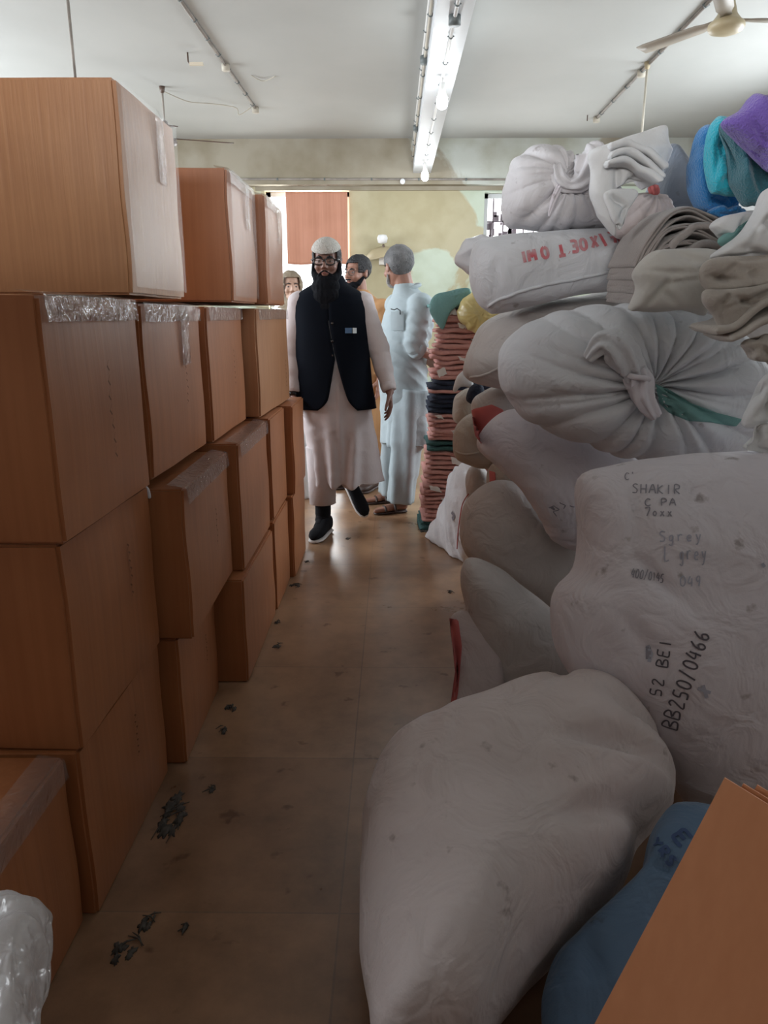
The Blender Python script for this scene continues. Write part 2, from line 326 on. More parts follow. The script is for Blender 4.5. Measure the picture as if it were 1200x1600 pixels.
def pouch(name, outline, Y, T, m, parent=None, gx=0.0, gy=0.0, e=2.6, knots=(), seed=0, lump=0.012, wr=0.006,
          wdir=None, wscale=9.0, M_=26, N_=120, back=1.0, center=None, zmin=0.003, creases=(), ysel=None, smooth_out=True):
    """a filled soft body whose outline stands in the room at depth Y (slope gx, gy per 100 px) with real thickness T each way"""
    cx = sum(p[0] for p in outline)/len(outline); cy = sum(p[1] for p in outline)/len(outline)
    if center is None: center = (cx, cy)
    dep = lambda q: Y + gx*(q[0]-cx)/100 + gy*(cy-q[1])/100
    W = lambda q: at(q[0], q[1], dep(q))
    o2 = [Vector((p[0], p[1], 0)) for p in outline]
    if smooth_out: o2 = catmull(o2, 240)
    o2 = resample(o2, N_)
    P = [W(p) for p in o2]; C = W(center)
    nrm = Vector()
    for i in range(len(P)): nrm += (P[i]-C).cross(P[(i+1) % len(P)]-C)
    nrm.normalize()
    if nrm.dot(CAM - C) < 0: nrm = -nrm
    def lowpass(pts, H=2):
        n = len(pts); out = [sum(pts, Vector())/n for _ in range(n)]
        for h in range(1, H+1):
            ca = sum((pts[i]*math.cos(2*PI*h*i/n) for i in range(n)), Vector())*2/n
            sa = sum((pts[i]*math.sin(2*PI*h*i/n) for i in range(n)), Vector())*2/n
            for i in range(n): out[i] = out[i] + ca*math.cos(2*PI*h*i/n) + sa*math.sin(2*PI*h*i/n)
        return out
    LP = lowpass(P)
    def base_at(i, r):
        w_ = r**3; return C + ((P[i]-C)*w_ + (LP[i]-C)*(1-w_))*r
    kn = [(W((k[0], k[1])),) + tuple(k[2:]) for k in knots]
    off = Vector((seed*7.3, seed*3.1, seed*1.7))
    a = (P[0]-C).normalized(); b = nrm.cross(a)
    def surf(base, r, side):
        h = T*max(0.0, 1 - r**e)**0.5*(1 if side > 0 else back)
        edge = 1.0
        d = lump*(noise.noise(base*3.1+off)*1.4 + noise.noise(base*7+off)*0.7)
        q = base + off
        if wdir is not None:
            ax = Vector(wdir); ax.normalize(); q2 = q - ax*(q.dot(ax)*0.82)
        else: q2 = q
        d += wr*(fab(q2 + noise.noise_vector(q*2)*0.12, wscale)-0.6)
        for kp, R, A, K, D in kn:
            v = base - kp; dd = v.length; ang = math.atan2(v.dot(b), v.dot(a))
            fall = math.exp(-(dd/R)**2)
            s = math.sin(ang*K + 2.2*noise.noise(off+Vector((math.cos(ang)*1.5, math.sin(ang)*1.5, dd*2))))
            s2 = math.sin(ang*K*0.43 + 1.7 + 3*noise.noise(off*2+Vector((math.cos(ang), math.sin(ang), 0))))
            near = min(1, dd/(0.12*R+1e-6))
            if side > 0: d += A*fall*near*(0.9*(0.5-abs(s)**0.6*1.0)*-1.0 + 0.8*(abs(s2)**0.5-0.75)) - D*math.exp(-(dd/(0.33*R))**2)
        for (c0, c1, dep_, wid) in creases:
            w0, w1 = W(c0), W(c1); ab = w1-w0; t = max(0, min(1, (base-w0).dot(ab)/ab.length_squared))
            dist = (base-(w0+ab*t)).length
            if side > 0: d -= dep_*math.exp(-(dist/wid)**2)*math.sin(PI*min(max(t, 0.05), 0.95))
        out = nrm*side*h
        dirn = (nrm*side*(0.25+h/T) + (base-C).normalized()*r*0.6) if r > 0 else nrm*side
        p = base + out + dirn.normalized()*d
        if p.z < zmin: p.z = zmin
        return p
    bm = bmesh.new()
    rim = [bm.verts.new(surf(P[i], 1.0, 1)) for i in range(N_)]
    for side in (1, -1):
        Mx = M_ if side > 0 else max(8, M_//2)
        prev = rim
        for j in range(Mx-1, 0, -1):
            r = math.sin(PI/2*j/Mx)
            ring = [bm.verts.new(surf(base_at(i, r), r, side)) for i in range(N_)]
            for i in range(N_):
                f = (prev[i], prev[(i+1) % N_], ring[(i+1) % N_], ring[i])
                bm.faces.new(f if side > 0 else f[::-1])
            prev = ring
        cv = bm.verts.new(surf(C, 0, side))
        for i in range(N_):
            f = (prev[i], prev[(i+1) % N_], cv); bm.faces.new(f if side > 0 else f[::-1])
    bmesh.ops.recalc_face_normals(bm, faces=bm.faces)
    o = from_bm(name, bm, m, None)
    rebase(o)
    if parent is not None:
        o.parent = parent; o.matrix_parent_inverse = parent.matrix_world.inverted()
    return o

def bvh_of(o):
    mw = o.matrix_world
    return BVHTree.FromPolygons([mw @ v.co for v in o.data.vertices], [p.vertices[:] for p in o.data.polygons])
def decal(name, target, lines, width, m, parent=None, lift=0.0022, step=2.0, label=None):
    """ink lines laid on the real surface of target; lines are photo points"""
    tree = bvh_of(target); bm = bmesh.new()
    for ln in lines:
        pts = [Vector((p[0], p[1], 0)) for p in ln]
        L = sum((pts[i+1]-pts[i]).length for i in range(len(pts)-1)); n = max(2, int(L/step)+1)
        pts = resample(pts, n, closed=False); prev = None
        hits = []
        for p in pts:
            h = tree.ray_cast(CAM, ray(p.x, p.y))
            if h[0] is not None:
                nn = h[1] if h[1].dot(CAM-h[0]) > 0 else -h[1]
                hits.append((h[0] + nn*lift, nn))
            else: hits.append(None)
        last = None
        for i in range(len(hits)):
            if hits[i] is None: last = None; continue
            a = hits[max(i-1, 0)] or hits[i]; b = hits[min(i+1, len(hits)-1)] or hits[i]
            d = (b[0]-a[0])
            if d.length < 1e-6: continue
            s = hits[i][1].cross(d).normalized()*width/2
            q = (bm.verts.new(hits[i][0]+s), bm.verts.new(hits[i][0]-s))
            if last: bm.faces.new((last[0], last[1], q[1], q[0]))
            last = q
    if len(bm.faces) == 0: bm.free(); return None
    o = from_bm(name, bm, m, parent or target, smooth=False)
    if label: o['label'] = label
    return o

# hand lettering, one pen stroke list per character in a 1 x 1 cell
GL = {
 'A': [[(0,0),(.45,1),(.85,0)],[(.18,.4),(.68,.4)]], 'B': [[(0,0),(0,1),(.55,.95),(.6,.7),(.1,.52),(.7,.4),(.7,.1),(0,0)]],
 'C': [[(.7,.85),(.35,1),(.05,.6),(.1,.15),(.45,0),(.75,.15)]], 'E': [[(.7,1),(.1,.95),(.05,.5),(.05,0),(.7,.02)],[(.05,.52),(.55,.52)]],
 'F': [[(.7,1),(.05,.97),(.05,0)],[(.05,.55),(.55,.55)]], 'G': [[(.7,.85),(.35,1),(.05,.55),(.3,0),(.7,.15),(.7,.45),(.45,.45)]],
 'H': [[(.05,0),(.05,1)],[(.7,0),(.7,1)],[(.05,.5),(.7,.5)]], 'I': [[(.35,0),(.35,1)]], 'K': [[(.05,0),(.05,1)],[(.65,.9),(.1,.45),(.7,0)]],
 'L': [[(.1,1),(.05,0),(.65,.03)]], 'M': [[(0,0),(.05,1),(.4,.4),(.75,1),(.8,0)]], 'O': [[(.4,1),(.08,.75),(.08,.2),(.4,0),(.72,.25),(.7,.8),(.4,1)]],
 'P': [[(.05,0),(.05,1),(.6,.95),(.65,.6),(.1,.48)]], 'R': [[(.05,0),(.05,1),(.6,.95),(.6,.6),(.1,.48),(.7,0)]],
 'S': [[(.7,.9),(.35,1),(.08,.75),(.6,.4),(.55,.05),(.05,.05)]], 'T': [[(0,1),(.8,1)],[(.4,1),(.4,0)]], 'U': [[(.05,1),(.08,.1),(.4,0),(.7,.2),(.7,1)]],
 'X': [[(.05,0),(.7,1)],[(.05,1),(.7,0)]], 'Y': [[(0,1),(.38,.5),(.75,1)],[(.38,.5),(.38,0)]], 'N': [[(0,0),(.02,1),(.65,0),(.68,1)]],
 '0': [[(.4,1),(.1,.75),(.08,.2),(.4,0),(.7,.25),(.68,.8),(.4,1)]], '1': [[(.35,1),(.35,0)]], '2': [[(.08,.8),(.35,1),(.65,.8),(.1,.02),(.75,.05)]],
 '4': [[(.35,1),(.05,.35),(.7,.4)],[(.6,.8),(.55,0)]], '5': [[(.7,1),(.2,.98),(.12,.55),(.6,.5),(.6,.08),(.05,.02)]],
 '6': [[(.6,1),(.15,.6),(.1,.15),(.4,0),(.65,.2),(.5,.48),(.12,.35)]], '7': [[(.05,.95),(.7,1),(.3,0)]], '9': [[(.6,.6),(.3,.45),(.15,.75),(.4,1),(.62,.85),(.5,0)]],
 '8': [[(.4,.5),(.12,.8),(.4,1),(.66,.78),(.1,.25),(.4,0),(.7,.25),(.4,.5)]], '/': [[(.1,-.1),(.6,1.1)]], '3': [[(.1,.9),(.5,1),(.6,.7),(.25,.52),(.65,.3),(.45,0),(.08,.08)]],
 'r': [[(.1,.6),(.12,0)],[(.12,.4),(.35,.62),(.6,.55)]], 'e': [[(.1,.32),(.6,.38),(.4,.62),(.1,.4),(.2,.05),(.6,.08)]],
 'y': [[(.1,.6),(.3,.15)],[(.62,.6),(.3,-.25),(.05,-.35)]], 'x': [[(.05,0),(.55,.6)],[(.1,.6),(.6,0)]], 'o': [[(.35,.6),(.08,.3),(.3,0),(.58,.3),(.35,.6)]],
 'k': [[(.1,1),(.08,0)],[(.5,.6),(.1,.3),(.55,0)]], 'g': [[(.55,.6),(.15,.5),(.2,.1),(.55,.2),(.55,.6),(.45,-.35),(.05,-.25)]], 's': [[(.5,.6),(.15,.5),(.5,.2),(.08,.02)]],
 'i': [[(.25,.6),(.27,0)]], 'v': [[(.05,.6),(.3,0),(.55,.62)]], "'": [[(.2,1.1),(.25,.85)]], '.': [[(.3,.02),(.36,.06)]], '-': [[(.1,.45),(.6,.45)]], ' ': [],
}
def writing(text, start, direction, adv, h, mirror=False, seed=0):
    d = Vector(direction).normalized(); up = Vector((d.y, -d.x))   # image y points down
    rnd = random.Random(seed); out = []; s = Vector(start); ww = adv*0.92
    for i, ch in enumerate(text):
        j = rnd.uniform(-.06, .06)*h
        for st in GL.get(ch, []):
            pl = []
            for (u, v) in st:
                uu = (0.8-u) if mirror else u
                q = s + d*(i*adv + uu*ww) + up*(v*h + j)
                pl.append((q.x, q.y))
            if len(pl) > 2: pl = [(p.x, p.y) for p in catmull([Vector((a, b, 0)) for a, b in pl], 16, closed=False)]
            out.append(pl)
    return out

# ================================================================ THE ROOM
def floor_material():
    m = bpy.data.materials.new('stone_tile_floor'); m.use_nodes = True; nt = m.node_tree; L = nt.links.new
    b = nt.nodes['Principled BSDF']; tc = nd(m, 'ShaderNodeTexCoord')
    br = nd(m, 'ShaderNodeTexBrick'); br.offset = 0.0; br.inputs['Scale'].default_value = 1.0
    br.inputs['Brick Width'].default_value = 0.62; br.inputs['Row Height'].default_value = 0.62; br.inputs['Mortar Size'].default_value = 0.0025
    br.inputs['Color1'].default_value = (0.33, 0.198, 0.118, 1); br.inputs['Color2'].default_value = (0.255, 0.148, 0.088, 1)
    br.inputs['Mortar'].default_value = (0.22, 0.138, 0.09, 1)
    mp = nd(m, 'ShaderNodeMapping'); mp.inputs['Location'].default_value = (0.14, 0.35, 0); L(tc.outputs['Object'], mp.inputs['Vector']); L(mp.outputs['Vector'], br.inputs['Vector'])
    n = nd(m, 'ShaderNodeTexNoise'); n.inputs['Scale'].default_value = 5; n.inputs['Detail'].default_value = 9; n.inputs['Roughness'].default_value = 0.65
    L(tc.outputs['Object'], n.inputs['Vector'])
    r = nd(m, 'ShaderNodeValToRGB'); r.color_ramp.elements[0].position = 0.3; r.color_ramp.elements[0].color = (0.62, 0.60, 0.58, 1)
    r.color_ramp.elements[1].position = 0.62; r.color_ramp.elements[1].color = (1.12, 1.1, 1.06, 1); L(n.outputs['Fac'], r.inputs['Fac'])
    mx = nd(m, 'ShaderNodeMixRGB', blend_type='MULTIPLY'); mx.inputs[0].default_value = 1.0
    L(br.outputs['Color'], mx.inputs[1]); L(r.outputs['Color'], mx.inputs[2])
    n2 = nd(m, 'ShaderNodeTexNoise'); n2.inputs['Scale'].default_value = 11; n2.inputs['Detail'].default_value = 3; L(tc.outputs['Object'], n2.inputs['Vector'])
    r2 = nd(m, 'ShaderNodeValToRGB'); r2.color_ramp.elements[0].position = 0.66; r2.color_ramp.elements[0].color = (1, 1, 1, 1)
    r2.color_ramp.elements[1].position = 0.72; r2.color_ramp.elements[1].color = (0.55, 0.47, 0.42, 1); L(n2.outputs['Fac'], r2.inputs['Fac'])
    m2 = nd(m, 'ShaderNodeMixRGB', blend_type='MULTIPLY'); m2.inputs[0].default_value = 1.0
    L(mx.outputs[0], m2.inputs[1]); L(r2.outputs['Color'], m2.inputs[2]); L(m2.outputs[0], b.inputs['Base Color'])
    rr = nd(m, 'ShaderNodeMapRange'); rr.inputs['To Min'].default_value = 0.20; rr.inputs['To Max'].default_value = 0.42
    L(n.outputs['Fac'], rr.inputs['Value']); L(rr.outputs[0], b.inputs['Roughness'])
    return m
def plaster(name, base, light, tan, patch=0.9, thr=0.5, uv=None):
    m = bpy.data.materials.new(name); m.use_nodes = True; nt = m.node_tree; L = nt.links.new
    b = nt.nodes['Principled BSDF']; b.inputs['Roughness'].default_value = 0.85; tc = nd(m, 'ShaderNodeTexCoord')
    n = nd(m, 'ShaderNodeTexNoise'); n.inputs['Scale'].default_value = patch; n.inputs['Detail'].default_value = 7; n.inputs['Distortion'].default_value = 0.6
    L(tc.outputs['Object'], n.inputs['Vector'])
    # peeling paint: more of it to the right of the wall
    sx = nd(m, 'ShaderNodeSeparateXYZ'); L(tc.outputs['Object'], sx.inputs[0])
    gr = nd(m, 'ShaderNodeMapRange'); gr.inputs['From Min'].default_value = -0.15; gr.inputs['From Max'].default_value = 0.6
    gr.inputs['To Min'].default_value = -0.04; gr.inputs['To Max'].default_value = 0.17; L(sx.outputs['X'], gr.inputs['Value'])
    ad = nd(m, 'ShaderNodeMath', operation='ADD'); L(n.outputs['Fac'], ad.inputs[0]); L(gr.outputs[0], ad.inputs[1])
    r = nd(m, 'ShaderNodeValToRGB'); r.color_ramp.elements[0].position = thr; r.color_ramp.elements[0].color = (*base, 1)
    r.color_ramp.elements[1].position = thr+0.025; r.color_ramp.elements[1].color = (*light, 1); L(ad.outputs[0], r.inputs['Fac'])
    n2 = nd(m, 'ShaderNodeTexNoise'); n2.inputs['Scale'].default_value = 2.3; n2.inputs['Detail'].default_value = 8; L(tc.outputs['Object'], n2.inputs['Vector'])
    r2 = nd(m, 'ShaderNodeValToRGB'); r2.color_ramp.elements[0].position = 0.35; r2.color_ramp.elements[0].color = (*tan, 1)
    r2.color_ramp.elements[1].position = 0.6; r2.color_ramp.elements[1].color = (1, 1, 1, 1); L(n2.outputs['Fac'], r2.inputs['Fac'])
    mx = nd(m, 'ShaderNodeMixRGB', blend_type='MULTIPLY'); mx.inputs[0].default_value = 1; L(r.outputs['Color'], mx.inputs[1]); L(r2.outputs['Color'], mx.inputs[2])
    L(mx.outputs[0], b.inputs['Base Color'])
    bp = nd(m, 'ShaderNodeBump'); bp.inputs['Strength'].default_value = 0.4; bp.inputs['Distance'].default_value = 0.02
    L(r.outputs['Color'], bp.inputs['Height']); L(bp.outputs['Normal'], b.inputs['Normal'])
    return m
M['floor'] = floor_material()
M['wall_far'] = plaster('old_plaster', (0.44, 0.40, 0.27), (0.50, 0.57, 0.47), (0.82, 0.80, 0.74), thr=0.56)
M['wall_beam'] = plaster('beam_plaster', (0.30, 0.27, 0.21), (0.46, 0.48, 0.44), (0.72, 0.68, 0.6), thr=0.66)
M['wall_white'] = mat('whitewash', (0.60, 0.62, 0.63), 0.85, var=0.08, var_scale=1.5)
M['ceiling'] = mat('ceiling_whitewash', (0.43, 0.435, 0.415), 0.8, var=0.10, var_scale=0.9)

struct('floor', (XL, YB, -0.1), (XR, YF+0.3, 0), 'floor')
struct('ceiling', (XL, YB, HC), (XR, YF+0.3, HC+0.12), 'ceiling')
def wall_with_holes(name, axis, pos, thick, a0, a1, holes, m):
    """axis 'y': the wall lies at y=pos and runs along x; axis 'x': at x=pos, runs along y"""
    bm = bmesh.new(); cuts = sorted(set([a0, a1] + [h[0] for h in holes] + [h[1] for h in holes]))
    for i in range(len(cuts)-1):
        l, r = cuts[i], cuts[i+1]; c = (l+r)/2; zs = [(0, HC)]
        for h in holes:
            if h[0] <= c <= h[1]: zs = [(0, h[2]), (h[3], HC)]
        for z0, z1 in zs:
            if axis == 'y': bm_box(bm, (l, pos, z0), (r, pos+thick, z1))
            else: bm_box(bm, (pos, l, z0), (pos+thick, r, z1))
    o = from_bm(name, bm, m, None, False); return tag(o, kind='structure')
wall_with_holes('wall_far', 'y', YF, 0.2, XL, XR, [(-1.45, -0.50, 1.2, 2.70), (1.02, 1.95, 1.2, 2.68)], 'wall_far')
wall_with_holes('wall_left', 'x', XL-0.2, 0.2, YB, YF, [(1.4, 4.4, 2.0, 2.9), (4.6, 7.4, 1.2, 2.75)], 'wall_white')
wall_with_holes('wall_right', 'x', XR, 0.2, YB, YF, [(4.4, 6.8, 1.4, 2.75)], 'wall_white')
wall_with_holes('wall_rear', 'y', YB-0.2, 0.2, XL, XR, [(-2.0, 1.6, 2.0, 2.95)], 'wall_white')
struct('shade_blocker', (-2.6, -0.75, 0), (2.6, -0.6, 2.12), 'fan_dark')   # unseen blocker added behind the camera to shade the lower box fronts
def window(n, axis, pos, a0, a1, z0, z1, bars, m='white_paint'):
    bm = bmesh.new(); t = 0.05
    def b(l, r, s, e):
        if axis == 'y': bm_box(bm, (l, pos, s), (r, pos+0.05, e))
        else: bm_box(bm, (pos, l, s), (pos+0.05, r, e))
    b(a0, a0+t, z0, z1); b(a1-t, a1, z0, z1); b(a0, a1, z0, z0+t); b(a0, a1, z1-t, z1)
    o = from_bm('window_%d' % n, bm, m, None, False); tag(o, kind='structure')
    bm = bmesh.new()
    for k in range(1, bars):
        c = a0 + (a1-a0)*k/bars
        b(c-0.008, c+0.008, z0+t, z1-t)
    for k in range(1, 5 if bars else 1):
        z = z0+(z1-z0)*k/5; b(a0+t, a1-t, z-0.008, z+0.008)
    if bars: from_bm('window_bars', bm, 'steel_bar', o, False)
    else: bm.free()
    return o
window(1, 'y', YF+0.1, -1.45, -0.50, 1.2, 2.70, 0)
w2 = window(2, 'y', YF+0.1, 1.02, 1.95, 1.2, 2.68, 8)
bm = bmesh.new()   # broken patterned grille behind the right window
rg = random.Random(4)
for k in range(26):
    x = 1.06+rg.random()*0.34; z = 1.9+rg.random()*0.7; s = 0.02+rg.random()*0.03
    bm_box(bm, (x-s, YF+0.16, z-s*1.3), (x+s, YF+0.175, z+s*1.3))
from_bm('window_lattice', bm, 'steel_bar', w2, False)
window(3, 'x', XL-0.14, 4.6, 7.4, 1.2, 2.75, 8); window(6, 'x', XL-0.14, 1.4, 4.4, 2.0, 2.9, 8); window(4, 'x', XR+0.1, 4.4, 6.8, 1.4, 2.75, 8); window(5, 'y', YB-0.15, -2.0, 1.6, 2.0, 2.95, 6)  # side and rear windows added out of view to let the extra light in

# beams
struct('trim_1', (XL, YF-0.16, 2.74), (XR, YF, HC), 'wall_beam')             # ring beam along the far wall
struct('trim_2', (0.213, YB, 2.853), (0.405, YF-0.16, HC), 'white_paint')     # ceiling beam above the aisle
struct('trim_3', (-1.55, YF-0.03, 2.70), (1.95, YF, 2.74), 'wall_beam')

# ---- pipes on ceiling, beam and wall
def conduit(p0, p1, rad, m, label, clips=6, boxes=(), group=None, boxmat='junction', below=(0, 0, -1)):
    p0, p1 = Vector(p0), Vector(p1); root = tube('conduit_pipe', [p0, p0.lerp(p1, .5), p1], rad, m)
    tag(root, label, 'pipe', group)
    d = (p1-p0).normalized(); a, b = frame_of(d)
    for k in range(clips):
        c = p0.lerp(p1, (k+0.5)/clips); bm = bmesh.new()
        bm_tube(bm, [c-d*0.008, c+d*0.008], rad*1.35, 10); bm_tube(bm, [c-a*rad*1.9, c+a*rad*1.9], 0.004, 6)
        from_bm('clip', bm, 'junction', root)
    for t in boxes:
        c = p0.lerp(p1, t); bm = bmesh.new(); bm_tube(bm, [c-Vector(below)*0.01, c+Vector(below)*0.035], 0.032, 16)
        from_bm('junction_box', bm, boxmat, root)
    return root
cA0, cA1 = atz(268, -20, HC-0.012), atz(400, 171, HC-0.012)
conduit(cA0, cA1, 0.011, 'conduit', 'grey clipped conduit pipe running over the ceiling at the left', 8, (0.53, 0.99), boxmat='conduit_beige')
cB0, cB1 = atz(1125, -15, HC-0.012), atz(931, 186, HC-0.012)
conduit(cB0, cB1, 0.012, 'conduit', 'grey clipped conduit pipe running over the ceiling at the right', 7, (0.51, 0.99), boxmat='conduit_beige')
conduit((0.200, 1.2, 2.95), (0.200, 8.6, 2.95), 0.010, 'conduit_beige', 'thin beige conduit on the left side of the ceiling beam', 14, (0.37, 0.56, 0.80))
conduit((0.200, 1.2, 3.08), (0.200, 8.6, 3.08), 0.009, 'conduit_white', 'white conduit high on the left side of the ceiling beam', 10)
conduit((0.315, 2.2, 2.842), (0.315, 8.4, 2.842), 0.010, 'conduit_white', 'white conduit along the underside of the ceiling beam', 14, (0.35,))
conduit((-3.6, YF-0.175, 2.80), (2.6, YF-0.175, 2.78), 0.011, 'conduit', 'grey conduit running along the far wall under its tan band', 12)
bm = bmesh.new(); c = at(629, 284, YF-0.18); bm_tube(bm, [c, c+Vector((0, -0.03, 0))], 0.028, 16)
tag(rebase(from_bm('wall_socket', bm, 'white_cloth')), 'small round white fitting on the conduit of the far wall', 'fitting')

# ---- hanging ceiling bulbs
def bulb(loc, on, label, stem=0.10, group=None):
    x, y, z = loc; t = empty('light_bulb', (x, y, z), 0, label, 'light bulb', group)
    tube('stem', [(x, y, z), (x, y, z-stem)], 0.006, 'conduit_white', t)
    lathe('lamp_holder', [(0.016, z-stem), (0.021, z-stem-0.01), (0.022, z-stem-0.05), (0.017, z-stem-0.06)], 'conduit_white' if on else 'fan_cream', t, mtx=Matrix.Translation((x, y, 0)))
    zz = z-stem-0.055; R = 0.037
    prof = [(0.016, zz), (0.022, zz-0.012), (R*0.93, zz-0.034), (R, zz-0.055), (R*0.96, zz-0.080), (R*0.75, zz-0.096), (R*0.4, zz-0.104), (0.003, zz-0.106)]
    lathe('bulb', prof, 'bulb_on' if on else 'bulb_off', t, mtx=Matrix.Translation((x, y, 0)))
    if on:
        l = bpy.data.lights.new('bulb_light', 'POINT'); l.energy = 8; l.color = (0.90, 0.96, 1.0); l.shadow_soft_size = 0.05
        lo = bpy.data.objects.new('bulb_light', l); COL.objects.link(lo); lo.location = (x, y, zz-0.22); lo.parent = t; lo.matrix_parent_inverse = t.matrix_world.inverted()
    return t
bulb((0.315, 5.35, 2.84), True, 'lit white bulb under the ceiling beam, the nearer of the two lit ones', 0.03)
bulb((0.315, 8.05, 2.84), True, 'lit white bulb at the far end of the ceiling beam', 0.02)
bulb((0.315, 3.45, 2.84), False, 'unlit cream bulb under the ceiling beam near the camera', 0.0)

# ---- ceiling fans
def fan(loc, rod, label, spin=0.0, body='fan_cream', blade='fan_dark', name='ceiling_fan'):
    x, y, z = loc; t = empty(name, (x, y, z), 0, label, 'fan')
    tube('rod', [(x, y, z+0.10), (x, y, z+rod)], 0.0085, 'conduit_beige' if body == 'fan_cream' else 'conduit', t)
    lathe('canopy', [(0.014, z+rod-0.05), (0.02, z+rod-0.03), (0.024, z+rod)], body, t, mtx=Matrix.Translation((x, y, 0)))
    lathe('motor', [(0.014, z+0.185), (0.026, z+0.18), (0.036, z+0.13), (0.052, z+0.075), (0.075, z+0.045), (0.094, z+0.03), (0.097, z+0.012), (0.085, z-0.006), (0.05, z-0.018), (0.005, z-0.022)], body, t, mtx=Matrix.Translation((x, y, 0)))
    for k in range(3):
        a = spin + k*2*PI/3; R = Matrix.Translation((x, y, z+0.05)) @ Matrix.Rotation(a, 4, 'Z') @ Matrix.Rotation(math.radians(9), 4, 'X')
        bm = bmesh.new(); N = 10; top = []; bot = []
        for i in range(N+1):
            u = i/N; r = 0.07 + 0.50*u; w = 0.03 if u < 0.15 else 0.042+0.010*u
            if u == 1: w = 0.045
            top.append([bm.verts.new(R @ Vector((r, s*w, 0.003))) for s in (-1, 1)]); bot.append([bm.verts.new(R @ Vector((r, s*w, -0.003))) for s in (-1, 1)])
        for i in range(N):
            bm.faces.new((top[i][0], top[i+1][0], top[i+1][1], top[i][1])); bm.faces.new((bot[i][1], bot[i+1][1], bot[i+1][0], bot[i][0]))
            bm.faces.new((top[i][1], top[i+1][1], bot[i+1][1], bot[i][1])); bm.faces.new((bot[i][0], bot[i+1][0], top[i+1][0], top[i][0]))
        bm.faces.new((top[0][1], bot[0][1], bot[0][0], top[0][0])); bm.faces.new((top[N][0], bot[N][0], bot[N][1], top[N][1]))
        from_bm('blade', bm, blade, t)
    return t
def fan_at(px, py, z, **kw):
    p = atz(px, py, z); fan(p, HC-z, **kw)
fan_at(1134, 47, 2.86, label='cream ceiling fan with brown blades over the coloured towels', spin=0.06, blade='fan_blade')
p = atz(1012, 97, HC); zf = at(1003, 262, p.y).z; fan((p.x, p.y, zf), HC-zf, 'ceiling fan on a long brown rod, mostly hidden behind the top sacks', 0.4)
p = atz(253, 135, HC); zf = at(262, 226, p.y).z; fan((p.x, p.y, zf), HC-zf, 'dark ceiling fan on a rod just above the far edge of the tall left box', 0.35, body='fan_dark')
p = atz(100, -60, HC); zf = at(106, 190, p.y).z; fan((p.x, p.y, zf), HC-zf, 'ceiling fan on a rod behind the top left box', 2.75, body='fan_dark')
# ceiling hook with a paper tag, loose wires
t = empty('ceiling_hook', atz(293, 82, HC), 0, 'small rusty ceiling hook with a tan paper tag', 'hook')
q = t.location
tube('hook_rod', [q, q+Vector((0, 0, -0.06)), q+Vector((0.015, 0, -0.075))], 0.006, 'fan_dark', t)
bm = bmesh.new(); bm_box(bm, (q.x+0.01, q.y-0.01, q.z-0.085), (q.x+0.11, q.y+0.01, q.z-0.065)); from_bm('paper_tag', bm, 'bulb_off', t, False)
w0 = atz(256, 143, HC-0.01); w1 = atz(330, 162, HC-0.04); w2_ = atz(368, 168, HC-0.02); w3 = atz(392, 168, HC-0.02)
tag(tube('loose_wire', catmull([w0, w0.lerp(w1, .5)+Vector((0, 0, -0.03)), w1, w2_, w2_+Vector((0.03, 0, -0.06)), w3], 30, False), 0.004, 'conduit_beige', n=6), 'thin loose wire drooping under the ceiling toward the left conduit end', 'wire')
w0 = atz(393, 118, HC-0.005); w1 = atz(430, 119, HC-0.005)
tag(tube('loose_wire', catmull([w0, w0.lerp(w1, .4)+Vector((0, 0.1, -0.01)), w1], 12, False), 0.0035, 'conduit_beige', n=6), 'short curled wire end sticking out of the bare ceiling', 'wire')
w0 = atz(918, 180, HC); tag(tube('ceiling_hook', [w0, w0+Vector((0, 0, -0.05))], 0.005, 'fan_dark', n=6), 'short dark hook beside the far end of the right conduit', 'hook')

# wall fan (behind the grey-haired man)
c = at(592, 384, YF-0.12); t = empty('wall_fan', c, 0, 'cream wall fan with a wide round shroud on the stained far wall', 'fan')
bx_ = bmesh.new(); bm_box(bx_, (c.x+0.0, YF-0.10, c.z-0.20), (c.x+0.16, YF, c.z-0.12)); from_bm('wall_bracket', bx_, 'cream_cloth', t, False)
lathe('shroud', [(0.02, 0.0), (0.10, 0.01), (0.16, 0.05), (0.17, 0.06), (0.16, 0.065), (0.09, 0.03), (0.02, 0.02)], 'fan_cream', t, mtx=Matrix.Translation(c+Vector((0, -0.02, -0.03))) @ Matrix.Rotation(math.radians(200), 4, 'X') @ Matrix.Rotation(0.25, 4, 'Y'))
lathe('fan_head', [(0.02, 0.0), (0.05, 0.01), (0.06, 0.06), (0.045, 0.09), (0.012, 0.095)], 'white_cloth', t, mtx=Matrix.Translation(c+Vector((0.04, -0.03, 0.02))))
tube('neck', [(c.x+0.08, YF-0.05, c.z-0.14), (c.x+0.05, YF-0.13, c.z+0.01)], 0.014, 'fan_dark', t)

